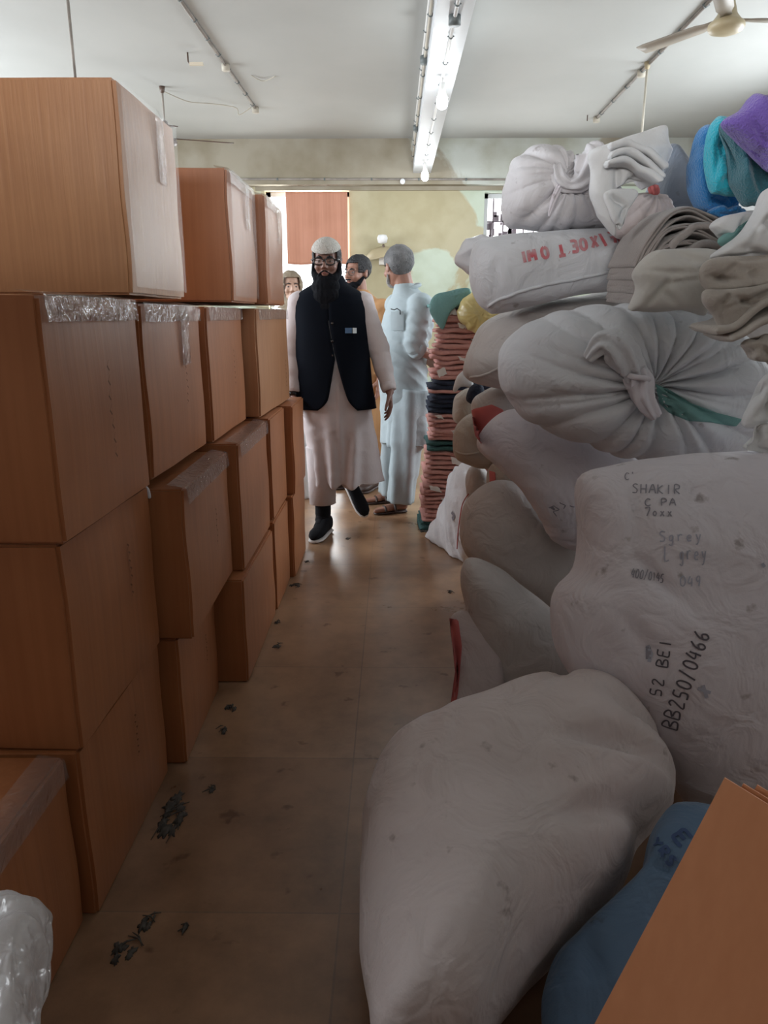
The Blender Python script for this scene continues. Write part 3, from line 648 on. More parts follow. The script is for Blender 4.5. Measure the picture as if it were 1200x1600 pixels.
# cardboard sheet hung over the far left window
a = at(446, 298, YF-0.03); b_ = at(544, 412, YF-0.03)
bm = bmesh.new(); NX, NZ = 24, 20; g = []
for side in (0, 1):
    gg = []
    for i in range(NX+1):
        row = []
        for j in range(NZ+1):
            x = a.x + (b_.x-a.x)*i/NX; z = b_.z + (2.685-b_.z)*j/NZ - 0.012*math.sin(i*0.3)*(1-j/NZ)
            row.append(bm.verts.new((x, YF-0.028 - 0.006*math.sin(i*0.9) + side*0.006, z)))
        gg.append(row)
    g.append(gg)
for i in range(NX):
    for j in range(NZ):
        bm.faces.new((g[0][i][j], g[0][i+1][j], g[0][i+1][j+1], g[0][i][j+1])); bm.faces.new((g[1][i][j+1], g[1][i+1][j+1], g[1][i+1][j], g[1][i][j]))
for i in range(NX):
    for j in (0, NZ): bm.faces.new((g[0][i][j], g[1][i][j], g[1][i+1][j], g[0][i+1][j]))
for j in range(NZ):
    for i in (0, NX): bm.faces.new((g[0][i][j], g[0][i][j+1], g[1][i][j+1], g[1][i][j]))
tag(rebase(from_bm('cardboard_sheet', bm, 'card_red')), 'reddish corrugated cardboard sheet covering the bright far window', 'cardboard')

# ================================================================ CARDBOARD BOXES
def box_shell(bm, W, D, H, seed, bulge=0.007, top_dome=0.0, n=10):
    """rounded, slightly bulging carton; origin at the middle of its base"""
    off = Vector((seed*3.7, seed*1.9, 0)); tmp = bmesh.new()
    bmesh.ops.create_cube(tmp, size=1.0)
    bmesh.ops.bevel(tmp, geom=list(tmp.edges), offset=0.012, segments=2, affect='EDGES')
    bmesh.ops.subdivide_edges(tmp, edges=[e for e in tmp.edges if e.calc_length() > 0.5], cuts=n, use_grid_fill=True)
    for v in tmp.verts:
        c = v.co.copy(); u = 2*c
        w = [max(0, 1-u[k]**2) for k in range(3)]
        d = Vector((0, 0, 0))
        if abs(u.x) > 0.93: d.x += math.copysign(bulge*w[1]*w[2], u.x)
        if abs(u.y) > 0.93: d.y += math.copysign(bulge*w[0]*w[2], u.y)
        if u.z > 0.93: d.z += top_dome*w[0]*w[1]
        p = Vector((c.x*W, c.y*D, (c.z+0.5)*H)) + d
        p += noise.noise_vector(p*5+off)*0.0022
        p += Vector((noise.noise(Vector((c.z*2, 0, seed)))*0.006, noise.noise(Vector((c.z*2, 5, seed)))*0.006, 0))
        v.co = p
    me = bpy.data.meshes.new('t'); tmp.to_mesh(me); tmp.free(); bm.from_mesh(me); bpy.data.meshes.remove(me)

def carton(xr, y0, y1, z0, z1, label, w=0.58, rz=0.0, seed=0, mats='card', tape=('edge',), marks=(), dome=0.0, tilt=0.0):
    D = y1-y0; H = z1-z0; cx = xr - w/2; cy = (y0+y1)/2
    bm = bmesh.new(); box_shell(bm, w, D, H, seed, top_dome=dome)
    o = from_bm('cardboard_box', bm, mats); o.location = (cx, cy, z0); o.rotation_euler = (0, tilt, rz)
    tag(o, label, 'box', 'stacked cardboard boxes on the left')
    o.data.set_sharp_from_angle(angle=math.radians(14))
    bpy.context.view_layer.update(); mw = o.matrix_world
    hw, hd = w/2, D/2
    def patch(name, quad, m):  # bumpy strip through world-space corner list of local points
        bm = bmesh.new(); N = 14; g = []
        a, b, c, d = [Vector(q) for q in quad]
        for i in range(N+1):
            row = []
            for j in range(5):
                p = a.lerp(b, i/N).lerp(d.lerp(c, i/N), j/4)
                p = p + noise.noise_vector(p*19+Vector((seed, 0, 0)))*0.0022
                row.append(bm.verts.new(mw @ p))
            g.append(row)
        for i in range(N):
            for j in range(4): bm.faces.new((g[i][j], g[i+1][j], g[i+1][j+1], g[i][j+1]))
        return from_bm(name, bm, m, o)
    e = 0.011
    if 'edge' in tape:   # packing tape folded over the top aisle-side edge
        patch('tape', [(hw+e, -hd*0.96, H*0.90), (hw+e, hd*0.96, H*0.90), (hw+e*0.6, hd*0.96, H+0.002), (hw+e*0.6, -hd*0.96, H+0.002)], 'tape')
        patch('tape', [(hw+e*0.6, -hd*0.96, H+0.002), (hw+e*0.6, hd*0.96, H+0.002), (hw-0.05, hd*0.96, H+e), (hw-0.05, -hd*0.96, H+e)], 'tape')
    if 'drop' in tape:   # centre strip hanging down the side
        patch('tape', [(hw+e+.002, 0.05*D, H*0.62), (hw+e+.002, 0.20*D, H*0.62), (hw+e+.002, 0.20*D, H), (hw+e+.002, 0.05*D, H)], 'tape')
    if 'film' in tape:
        patch('stretch_film', [(hw+e+.001, -hd*0.97, 0.02), (hw+e+.001, hd*0.97, 0.02), (hw+e+.001, hd*0.97, H*0.99), (hw+e+.001, -hd*0.97, H*0.99)], 'film')
    if 'corner' in tape:
        patch('tape', [(hw+e, -hd-e, 0.01), (hw+e, -hd-e, H*0.99), (hw+e, -hd+0.06, H*0.99), (hw+e, -hd+0.06, 0.01)], 'tape')
    for (u, v, s) in marks:   # faint vertical pen scribble on the aisle side
        rnd = random.Random(seed*13+int(u*100)); bm = bmesh.new(); x = hw+0.0125
        for k in range(7):
            yy = -hd + D*u + rnd.uniform(-.006, .006); zz = H*v + (k-3)*s*0.15
            pts = [(yy-0.008, zz), (yy+0.006, zz+s*0.04), (yy-0.005, zz+s*0.09), (yy+0.007, zz+s*0.15)]
            for i in range(3):
                q = [Vector((x, pts[i][0], pts[i][1])), Vector((x, pts[i+1][0], pts[i+1][1]))]
                dv = Vector((0, 0.0020, 0.0014))
                vs = [bm.verts.new(mw @ (q[0]-dv)), bm.verts.new(mw @ (q[0]+dv)), bm.verts.new(mw @ (q[1]+dv)), bm.verts.new(mw @ (q[1]-dv))]
                bm.faces.new(vs)
        from_bm('pen_marking', bm, 'ink_brown', o, False)
    return o
# nearest column
carton(-0.705, 0.86, 1.385, 0, 0.425, 'low cardboard box at the very front with its top uncovered, beside the plastic bag', w=0.62, seed=1, tape=('edge',), marks=((.45, .6, .12),))
carton(-0.680, 1.40, 1.955, 0, 0.425, 'bottom cardboard box of the nearest tall stack', seed=2, tape=(), w=0.64, marks=((.55, .65, .12),))
carton(-0.672, 1.405, 1.955, 0.427, 0.895, 'second cardboard box up in the nearest tall stack', seed=3, tape=(), w=0.66, marks=((.62, .62, .14),))
carton(-0.655, 1.40, 1.93, 0.897, 1.378, 'third cardboard box up in the nearest stack, glossy tape along its top edge', seed=4, tape=('edge',), w=0.7, marks=((.52, .45, .22),), dome=0.012)
t1 = carton(-0.660, 1.93, 2.41, 1.392, 1.885, 'large ribbed cardboard box on top of everything at the upper left', seed=5, tape=('film', 'drop'), w=0.78, mats='card_ribbed')
# second column
carton(-0.640, 1.99, 2.47, 0, 0.418, 'bottom box of the second stack, cardboard, pulled slightly back', seed=6, tape=(), w=0.6, rz=0.02, marks=((.6, .6, .1),))
carton(-0.590, 1.985, 2.585, 0.42, 0.872, 'cardboard box jutting into the aisle with shiny taped top, second stack', seed=7, tape=('edge',), w=0.62, marks=((.55, .55, .12),), rz=0.02)
carton(-0.662, 1.985, 2.58, 0.90, 1.372, 'cardboard box third up in the second stack, beside the jutting one', seed=8, tape=('edge', 'drop'), w=0.6, marks=((.6, .5, .14),))
carton(-0.600, 2.86, 3.36, 1.392, 1.855, 'second of the three top cardboard boxes, shorter, behind the large ribbed one', seed=9, tape=('edge', 'film', 'drop'), w=0.72)
# third column
carton(-0.545, 2.52, 3.19, 0, 0.408, 'bottom cardboard box of the third stack along the aisle', seed=10, tape=(), w=0.6)
carton(-0.560, 2.62, 3.24, 0.41, 0.892, 'cardboard box with glossy tape on its exposed top edge, middle of the third stack', seed=11, tape=('edge',), w=0.6)
carton(-0.645, 2.62, 3.22, 0.90, 1.372, 'cardboard box third up in the third stack, set back from the aisle', seed=12, tape=('edge',), w=0.6, marks=((.6, .5, .14),))
carton(-0.562, 3.42, 3.94, 1.392, 1.850, 'farthest of the three top cardboard boxes, taped and narrow', seed=13, tape=('edge', 'film', 'drop'), w=0.66)
# fourth and fifth columns
carton(-0.540, 3.22, 3.66, 0, 0.43, 'bottom cardboard box of the fourth stack', seed=14, tape=(), w=0.6)
carton(-0.548, 3.26, 3.70, 0.432, 0.90, 'middle cardboard box of the fourth stack, flush with its neighbours', seed=15, tape=(), w=0.6)
carton(-0.575, 3.26, 4.04, 0.905, 1.372, 'wide pale cardboard box third up at the far end, next to the bearded man', seed=16, tape=('edge',), w=0.6, rz=-0.03, mats='card_in', marks=((.8, .3, .14),))
carton(-0.515, 3.68, 4.16, 0, 0.44, 'bottom cardboard box at the far end of the wall of boxes', seed=17, tape=(), w=0.6)
carton(-0.508, 3.72, 4.18, 0.442, 0.90, 'middle cardboard box at the far end of the wall of boxes', seed=18, tape=(), w=0.6)
# torn scrap of tape poking out between the first and second stacks
pouch('tape_scrap', [(221, 757), (232, 762), (236, 778), (228, 776)], 1.965, 0.004, 'white_plastic', seed=2, N_=24, M_=4, wr=0, lump=0)
tag(bpy.context.scene.objects[-1] if False else [o for o in COL.objects if o.name.startswith('tape_scrap')][0], 'pale torn tape scrap poking out between the first two box stacks', 'tape')
# clear plastic bag, bottom left corner
o = pouch('plastic_bag', [(-60, 1440), (-20, 1428), (30, 1420), (88, 1417), (84, 1450), (74, 1500), (60, 1540), (50, 1600), (58, 1660), (40, 1720), (-60, 1720)], 0.80, 0.07, 'bagplastic', gy=0.10, smooth_out=False, seed=5, wr=0.010, wscale=22, lump=0.015, N_=100, M_=20)
tag(o, 'crumpled translucent white plastic bag at the lower left in front of the low box', 'bag')

# ================================================================ PEOPLE
def bm_ell(bm, c, r, mtx=None, u=20, v=12):
    T = Matrix.Translation(Vector(c)) @ Matrix.Diagonal((r[0], r[1], r[2], 1))
    if mtx is not None: T = mtx @ T
    bmesh.ops.create_uvsphere(bm, u_segments=u, v_segments=v, radius=1.0, matrix=T)
def bm_cap(bm, p0, r0, p1, r1, mtx=None, n=14):
    p0, p1 = Vector(p0), Vector(p1)
    if mtx is not None: p0, p1 = mtx @ p0, mtx @ p1
    d = (p1-p0).normalized(); pts, rad = [], []
    for k in range(5):
        a = PI/2*(1-k/4); pts.append(p0-d*r0*math.sin(a)); rad.append(max(r0*math.cos(a), 0.0006))
    for k in range(5):
        a = PI/2*k/4; pts.append(p1+d*r1*math.sin(a)); rad.append(max(r1*math.cos(a), 0.0006))
    bm_tube(bm, pts, rad, n)
def bm_loft(bm, secs, n=44):
    """closed stack of ellipses (x, y, z, rx, ry)"""
    rings = [[bm.verts.new((s[0]+s[3]*math.cos(2*PI*k/n), s[1]+s[4]*math.sin(2*PI*k/n), s[2])) for k in range(n)] for s in secs]
    for i in range(len(rings)-1):
        for k in range(n): bm.faces.new((rings[i][k], rings[i][(k+1) % n], rings[i+1][(k+1) % n], rings[i+1][k]))
    bm.faces.new(rings[0][::-1]); bm.faces.new(rings[-1])
def fused(name, bm, voxel, m, root, smooth=3, disp=None, factor=0.5):
    """fuse the overlapping shells into one continuous skin, in the person's own frame"""
    bmesh.ops.recalc_face_normals(bm, faces=bm.faces)
    me = bpy.data.meshes.new(name); bm.to_mesh(me); bm.free()
    o = bpy.data.objects.new(name, me); COL.objects.link(o); me.materials.append(M[m])
    md = o.modifiers.new('r', 'REMESH'); md.mode = 'VOXEL'; md.voxel_size = voxel
    if smooth:
        s = o.modifiers.new('s', 'SMOOTH'); s.factor = factor; s.iterations = smooth
    apply_mods(o)
    if disp:
        co = [v.co.copy() for v in o.data.vertices]; nn = [v.normal.copy() for v in o.data.vertices]
        new = [p + disp(p, n_) for p, n_ in zip(co, nn)]
        o.data.vertices.foreach_set('co', [x for p in new for x in p]); o.data.update()
    if not o.data.materials: o.data.materials.append(M[m])
    o.parent = root
    return o
def local(name, bm, m, root, smooth=True, label=None):
    o = from_bm(name, bm, m, None, smooth); o.parent = root
    if label: o['label'] = label
    return o
def bm_hand(bm, w, tip_dir, palm_n, thumb_side, curl=0.5, s=1.0):
    """palm of four rays, five jointed fingers; w wrist, tip_dir fingers, palm_n palm side, thumb_side +-1"""
    d = Vector(tip_dir).normalized(); n = Vector(palm_n); n = (n-d*n.dot(d)).normalized(); x = d.cross(n)*thumb_side
    w = Vector(w); lens = [(0.072, 0.030), (0.080, 0.010), (0.074, -0.010), (0.058, -0.029)]
    for i, (L, off) in enumerate(lens):
        k0 = w + d*0.092*s*(1-0.06*abs(i-1)) + x*off*s
        bm_cap(bm, w+d*0.008+x*off*0.55*s, 0.0135*s, k0, 0.0115*s)
        p = k0; dd = d.copy(); c = curl*(0.8+0.15*i)
        for seg, (f, r) in enumerate(((0.46, 0.0092), (0.30, 0.0083), (0.24, 0.0074))):
            R = Matrix.Rotation(c*(0.45 if seg == 0 else 0.6), 3, x*thumb_side)
            nd_ = (dd*math.cos(c*0.6) + n*math.sin(c*0.6)).normalized(); n2 = None
            dd = nd_ if seg == 0 else (dd*math.cos(c*0.7) + (n - dd*n.dot(dd)).normalized()*math.sin(c*0.7)).normalized()
            q = p + dd*L*f*s; bm_cap(bm, p, r*s, q, r*0.9*s, n=10); p = q
    t0 = w + d*0.022*s + x*0.020*s + n*0.006; t1 = t0 + (d*0.55+x*0.75+n*0.25).normalized()*0.042*s
    t2 = t1 + (d*0.85+x*0.35+n*0.35).normalized()*0.034*s; t3 = t2 + (d*0.95+x*0.05+n*0.3).normalized()*0.026*s
    bm_cap(bm, t0, 0.014*s, t1, 0.0115*s); bm_cap(bm, t1, 0.0108*s, t2, 0.0098*s); bm_cap(bm, t2, 0.0096*s, t3, 0.0082*s)
def bm_head(bm, Hm, jaw=1.0):
    E = lambda c, r: bm_ell(bm, c, r, Hm)
    E((0, .018, .034), (.077, .094, .082)); E((0, -.020, -.015), (.066, .076, .085)); E((0, -.036, -.078*jaw), (.046, .050, .036))
    E((0, -.074, .024), (.052, .020, .011)); E((.036, -.064, -.030), (.026, .024, .024)); E((-.036, -.064, -.030), (.026, .024, .024))
    bm_cap(bm, (0, -.090, .012), .0075, (0, -.112, -.026), .0115, Hm); E((.011, -.103, -.033), (.0085, .011, .008)); E((-.011, -.103, -.033), (.0085, .011, .008))
    E((.079, .010, -.008), (.009, .019, .031)); E((-.079, .010, -.008), (.009, .019, .031))
    E((.081, .014, .010), (.011, .014, .012)); E((-.081, .014, .010), (.011, .014, .012))
    E((0, -.090, -.062), (.024, .012, .007)); E((0, -.086, -.073), (.020, .013, .008))
def face_parts(root, Hm, brow='hair_black', lips=True):
    for s in (-1, 1):
        bm = bmesh.new(); bm_ell(bm, (s*.031, -.0810, .000), (.0145, .0085, .0060), Hm); e = local('eye', bm, 'eye', root)
        bm = bmesh.new(); bm_ell(bm, (s*.031, -.0858, .000), (.0060, .0040, .0060), Hm); local('iris', bm, 'iris', root).parent = e
        bm = bmesh.new(); bm_tube(bm, [Hm @ Vector(q) for q in ((s*.014, -.0950, .021), (s*.030, -.0935, .027), (s*.050, -.080, .021))], [.003, .0048, .002], 8); local('eyebrow', bm, brow, root)
    if lips:
        bm = bmesh.new(); bm_cap(bm, (-.018, -.094, -.0635), .003, (.018, -.094, -.0635), .003, Hm); bm_cap(bm, (-.008, -.100, -.0635), .0048, (.008, -.100, -.0635), .0048, Hm); local('lips', bm, 'lips', root)
def shell(name, root, m, Hm, c, r, cut, th=0.006, label=None, u=56, v=36, rough=0.0):
    bm = bmesh.new(); bm_ell(bm, c, r, None, u, v)
    bmesh.ops.delete(bm, geom=[f for f in bm.faces if cut(f.calc_center_median())], context='FACES')
    bmesh.ops.delete(bm, geom=[v_ for v_ in bm.verts if not v_.link_faces], context='VERTS')
    for v_ in bm.verts:
        v_.co += v_.normal*rough*noise.noise(v_.co*60); v_.co = Hm @ v_.co
    me = bpy.data.meshes.new(name); bm.to_mesh(me); bm.free(); o = bpy.data.objects.new(name, me); COL.objects.link(o); me.materials.append(M[m])
    s = o.modifiers.new('s', 'SOLIDIFY'); s.thickness = th; s.offset = 1; apply_mods(o)
    o.parent = root
    if label: o['label'] = label
    return o
def spectacles(root, Hm, m, rad, w=.025, h=.019, lens=True):
    bm = bmesh.new()
    for s in (-1, 1):
        pts = []
        for k in range(25):
            a = 2*PI*k/24; c_, s_ = math.cos(a), math.sin(a)
            pts.append(Hm @ Vector((s*.032+w*math.copysign(abs(c_)**.75, c_), -.1045+.010*abs(s*.032+w*c_)/.05, -.001+h*math.copysign(abs(s_)**.75, s_))))
        bm_tube(bm, pts, rad, 8)
        bm_tube(bm, [Hm @ Vector((s*(.032+w), -.096, .008)), Hm @ Vector((s*.079, -.06, .008)), Hm @ Vector((s*.084, .005, .004))], rad, 8)
    bm_tube(bm, [Hm @ Vector((-.008, -.1075, .003)), Hm @ Vector((0, -.1095, .006)), Hm @ Vector((.008, -.1075, .003))], rad, 8)
    o = local('spectacles', bm, m, root, label='dark framed spectacles')
    if lens:
        bm = bmesh.new()
        for s in (-1, 1):
            vs = [bm.verts.new(Hm @ Vector((s*.032+w*.95*math.cos(2*PI*k/20), -.1035+.004, -.001+h*.95*math.sin(2*PI*k/20)))) for k in range(20)]
            bm.faces.new(vs)
        local('lenses', bm, 'lens', root, False).parent = o
def shoe(root, heel, toe, up, m='black_rubber', sole='sole', width=0.048, height=0.085, name='shoe', strap=False):
    heel, toe = Vector(heel), Vector(toe); d = (toe-heel).normalized(); up = Vector(up); up = (up-d*up.dot(d)).normalized(); x = d.cross(up); L_ = (toe-heel).length
    def body(prof, nm, mm, par, z0=0.0):
        bm = bmesh.new(); rings = []; n = 24
        for (t, w_, h_) in prof:
            ring = []
            for k in range(n):
                a = 2*PI*k/n; cx, cz = math.cos(a), math.sin(a)
                yy = math.copysign(abs(cx)**.7, cx)*w_; zz = (math.copysign(abs(cz)**.8, cz)*0.5+0.5)*h_
                ring.append(bm.verts.new(heel + d*L_*t + x*yy + up*(zz+z0)))
            rings.append(ring)
        for i in range(len(rings)-1):
            for k in range(n): bm.faces.new((rings[i][k], rings[i][(k+1) % n], rings[i+1][(k+1) % n], rings[i+1][k]))
        bm.faces.new(rings[0][::-1]); bm.faces.new(rings[-1]); bmesh.ops.recalc_face_normals(bm, faces=bm.faces)
        return local(nm, bm, mm, par)
    W = width
    if not strap:
        o = body([(0, W*.45, height*.7), (.03, W*.68, height*.95), (.15, W*.8, height), (.3, W*.82, height*.97), (.45, W*.85, height*.78), (.6, W*.95, height*.62), (.78, W*.98, height*.52), (.92, W*.75, height*.42), (.99, W*.35, height*.25)], name, m, root, 0.018)
        bm_s = body([(-.01, W*.5, .022), (.04, W*.78, .024), (.3, W*.82, .024), (.6, W*1.0, .022), (.8, W*1.02, .020), (.95, W*.75, .020), (1.01, W*.3, .018)], 'sole', sole, root); bm_s.parent = o
    else:
        o = body([(-.01, W*.5, .018), (.04, W*.78, .02), (.3, W*.8, .02), (.6, W*1.0, .018), (.8, W*1.02, .016), (.95, W*.8, .016), (1.01, W*.3, .014)], 'sandal', m, root)
        for t in (.38, .68):
            bm = bmesh.new(); pts = [heel + d*L_*t + x*(W*.98*math.cos(a)) + up*(0.016+0.045*(1-0.25*(t > .5))*math.sin(a)) for a in [PI*k/10 for k in range(11)]]
            bm_tube(bm, pts, 0.009, 8); local('strap', bm, m, root).parent = o
    return o
def bm_foot(bm, heel, toe, up=(0, 0, 1)):
    heel, toe = Vector(heel), Vector(toe); d = (toe-heel).normalized(); x = d.cross(Vector(up)).normalized(); L_ = (toe-heel).length; up = Vector(up)
    bm_cap(bm, heel+up*.045+d*.02, .030, heel+d*L_*.62+up*.038, .026)
    for k, (off, tl, r) in enumerate(((-.026, .99, .014), (-.010, .98, .011), (.006, .95, .0105), (.019, .91, .010), (.031, .86, .0095))):
        bm_cap(bm, heel+d*L_*.55+x*off*.8+up*.034, .018, heel+d*L_*tl+x*off+up*.026, r)
def folds(amp_hem, zt, zb, K, seed, cx=0, cy=0, base=0.003, extra=None):
    off = Vector((seed*3.3, seed, 0))
    def f(p, n):
        t = min(1, max(0, (zt-p.z)/(zt-zb))); th = math.atan2(p.y-cy, p.x-cx)
        s = math.sin(K*th + 1.6*noise.noise(off+Vector((math.cos(th), math.sin(th), p.z*1.2)))*2)
        d = amp_hem*t**1.4*s + base*noise.noise(p*9+off)*1.5 + base*fab(Vector((p.x, p.y, p.z*2.2))+off, 7)
        if extra: d += extra(p)
        return n*d
    return f
HEADM = lambda c, yaw, pitch=0, roll=0: Matrix.Translation(Vector(c)) @ Matrix.Rotation(yaw, 4, 'Z') @ Matrix.Rotation(pitch, 4, 'X') @ Matrix.Rotation(roll, 4, 'Y')

# ---------------- bearded man walking up the aisle
P = empty('person', (-0.37, 4.50, 0), 0, 'man with long black beard, white cap, glasses and black waistcoat, walking forward', 'person')
Hm = HEADM((-0.015, -0.035, 1.645), -0.05, 0.06)
sL, eL, wL = Vector((-.180, .0, 1.425)), Vector((-.235, -.005, 1.13)), Vector((-.225, -.09, .895))
sR, eR, wR = Vector((.180, .0, 1.425)), Vector((.285, .02, 1.14)), Vector((.350, -.07, .905))
bm = bmesh.new(); bm_head(bm, Hm)
bm_cap(bm, (-.01, -.012, 1.58), .056, (0, .01, 1.44), .062); bm_loft(bm, [(0, .01, .86, .15, .10), (0, .01, 1.0, .14, .095), (0, .01, 1.2, .155, .10), (0, .01, 1.38, .17, .09), (0, .01, 1.45, .10, .07)])
for s, e, w in ((sL, eL, wL), (sR, eR, wR)): bm_cap(bm, s, .048, e, .038); bm_cap(bm, e, .037, w, .026)
bm_hand(bm, wL, (.05, -.10, -1), (1, .1, 0), 1, .35, 1.03); bm_hand(bm, wR, (.06, -.05, -1), (-1, -.1, 0), -1, .45, 1.03)
bm_cap(bm, (-.08, .0, .88), .075, (-.072, .0, .49), .050); bm_cap(bm, (-.072, .0, .49), .048, (-.07, .0, .10), .036)
bm_cap(bm, (.09, .02, .88), .082, (.10, .08, .50), .056); bm_cap(bm, (.10, .08, .50), .054, (.075, .41, .25), .036)
bm_cap(bm, (-.07, .0, .09), .030, (-.085, -.10, .045), .016); bm_cap(bm, (.075, .41, .24), .030, (.145, .375, .10), .016)
fused('body', bm, .0052, 'skin_dark', P, 2)
face_parts(P, Hm, lips=True); spectacles(P, Hm, 'glasses', .0038, w=.027, h=.018)
shell('hair', P, 'hair_black', Hm, (0, .018, .034), (.0815, .099, .0865), lambda c: (c.y < -.045 and c.z < .062) or c.z < -.045 or (abs(c.x) > .06 and c.y < .035 and c.z < .0), .004, rough=.003)
shell('skull_cap', P, 'cap_white', Hm @ Matrix.Rotation(0.34, 4, 'X'), (0, .012, .040), (.084, .102, .084), lambda c: c.z < .070, .006, label='white knitted skull cap')
bm = bmesh.new()
for c, r in (((0, -.050, -.100), (.070, .054, .038)), ((0, -.062, -.140), (.083, .052, .060)), ((.004, -.080, -.20), (.082, .044, .075)), ((.006, -.092, -.265), (.066, .034, .070))): bm_ell(bm, c, r, Hm)
for s in (-1, 1):
    bm_cap(bm, (s*.077, .004, .005), .008, (s*.073, -.020, -.065), .018, Hm); bm_cap(bm, (s*.073, -.020, -.065), .018, (s*.045, -.060, -.098), .028, Hm)
    bm_cap(bm, (s*.004, -.102, -.0500), .0055, (s*.038, -.084, -.072), .006, Hm)
fused('beard', bm, .005, 'beard_black', P, 3, disp=lambda p, n: n*(.0025*noise.noise(Vector((p.x*60, p.y*60, p.z*7)))), factor=.5)['label'] = 'long black beard reaching the chest'
bm = bmesh.new()
bm_loft(bm, [(.075, .06, .325, .243, .17), (.065, .05, .40, .236, .165), (.045, .03, .60, .225, .155), (.02, .01, .80, .213, .146), (.0, 0, 1.0, .198, .138), (0, 0, 1.2, .197, .132), (0, 0, 1.34, .20, .122), (0, 0, 1.43, .185, .108), (0, 0, 1.475, .13, .09), (0, 0, 1.51, .08, .075), (0, 0, 1.53, .062, .064)])
for s_ in (sL, sR): bm_ell(bm, s_+Vector((0, 0, -.005)), (.075, .075, .062))
for s, e, w in ((sL, eL, wL), (sR, eR, wR)):
    c = e.lerp(w, .93); bm_tube(bm, catmull([s+(Vector((0, 0, .02))), s.lerp(e, .5), e, e.lerp(w, .5), c], 16, False), [.066]*4 + [.066]*5 + [.058]*4 + [.046]*3 + [.043]*4, 24)
fused('robe', bm, .0085, 'robe', P, 4, folds(.020, 1.0, .33, 6, 3, .04, .02, extra=lambda p: .008*math.exp(-((p.x-(.045+.03*(1-p.z)))/.012)**2) if p.y < 0 and .35 < p.z < .95 else 0))['label'] = 'long white robe with sleeves'
for nm, e, w in (('cuff', eL, wL), ('cuff', eR, wR)):
    bm = bmesh.new(); bm_tube(bm, [e.lerp(w, .80), e.lerp(w, .97), e.lerp(w, .975)], [.047, .043, .036], 24); local(nm, bm, 'robe', P)
bm = bmesh.new(); bm_tube(bm, [wL+Vector((0, .003, .012)), wL+Vector((0, -.004, -.014))], .0315, 20); local('wristwatch', bm, 'glasses', P, label='dark wristwatch')
for a, b_, r0, r1, z1 in (((-.075, .0, .56), (-.072, .005, .20), .095, .083, 0), ((.10, .09, .52), (.085, .30, .33), .095, .085, 0)):
    bm = bmesh.new(); bm_tube(bm, [a, Vector(a).lerp(Vector(b_), .5), b_], [r0, (r0+r1)/2, r1], 28); local('trouser_leg', bm, 'robe', P)
bm = bmesh.new(); bm_tube(bm, catmull([(-.071, .004, .26), (-.071, .0, .13), (-.076, -.02, .085), (-.088, -.075, .055)], 16, False), [.050]*7+[.047]*6+[.040]*6, 16); local('sock', bm, 'black_rubber', P)
bm = bmesh.new(); bm_tube(bm, [(.085, .33, .36), (.076, .415, .235)], [.050, .046], 16); local('sock', bm, 'black_rubber', P)
shoe(P, (-.040, .045, .002), (-.115, -.225, .002), (0, 0, 1), height=.10); shoe(P, (.045, .47, .245), (.185, .36, .012), (.35, -.95, .35))
# waistcoat
def waistcoat():
    secs = [(.800, .020, .238, .172), (.86, .015, .235, .170), (.95, .008, .230, .166), (1.05, .003, .224, .160), (1.15, 0, .219, .155), (1.25, 0, .219, .150), (1.34, 0, .220, .142), (1.42, 0, .220, .132), (1.462, 0, .192, .118), (1.490, 0, .145, .102), (1.515, 0, .098, .090), (1.565, 0, .068, .076)]
    n = 72; bm = bmesh.new(); rows = []
    zz = []
    for i in range(len(secs)-1):
        for k in range(4): zz.append((i, k/4))
    zz.append((len(secs)-2, 1.0))
    for (i, t) in zz:
        s = [secs[i][q]*(1-t)+secs[i+1][q]*t for q in range(4)]
        z, cx, rx, ry = s; hg = 0.0 if z > 1.11 else .072*((1.11-z)/.31)**1.15
        if z < .88: hg += .045*((.88-z)/.08)**2
        row = []
        for k in range(n+1):
            a0_ = math.asin(min(.9, (hg+.0015)/rx)); th = -PI/2 + a0_ + (2*PI-2*a0_)*k/n
            p = Vector((cx + .035*(1 if z < 1.1 else max(0, 1-(z-1.1)*5))*max(0, -math.sin(th))**3 + rx*math.cos(th), ry*math.sin(th), z))
            nr = Vector((math.cos(th), math.sin(th), 0)); p += nr*(.006*math.sin(5*th+z*3)*max(0, (1.2-z)*2.2) + .004*noise.noise(p*8))
            row.append(bm.verts.new(p))
        rows.append(row)
    for i in range(len(rows)-1):
        for k in range(n): bm.faces.new((rows[i][k], rows[i][k+1], rows[i+1][k+1], rows[i+1][k]))
    o = local('waistcoat', bm, 'vest', P, label='black waistcoat open below the chest'); md = o.modifiers.new('s', 'SOLIDIFY'); md.thickness = .007; md.offset = 1; apply_mods(o); return o
vst = waistcoat()
for zb in (1.30, 1.20, 1.12):
    bm = bmesh.new(); bm_ell(bm, (.02, -.160 if zb < 1.25 else -.155, zb), (.008, .004, .008)); local('button', bm, 'iris', P).parent = vst
for (x, m_, w_) in ((.115, 'badge_blue', .022), (.146, 'badge_white', .013)):
    bm = bmesh.new(); bm_box(bm, (x-w_, -.151, 1.245), (x+w_, -.128, 1.275)); b2 = local('badge', bm, m_, P, False); b2.parent = vst

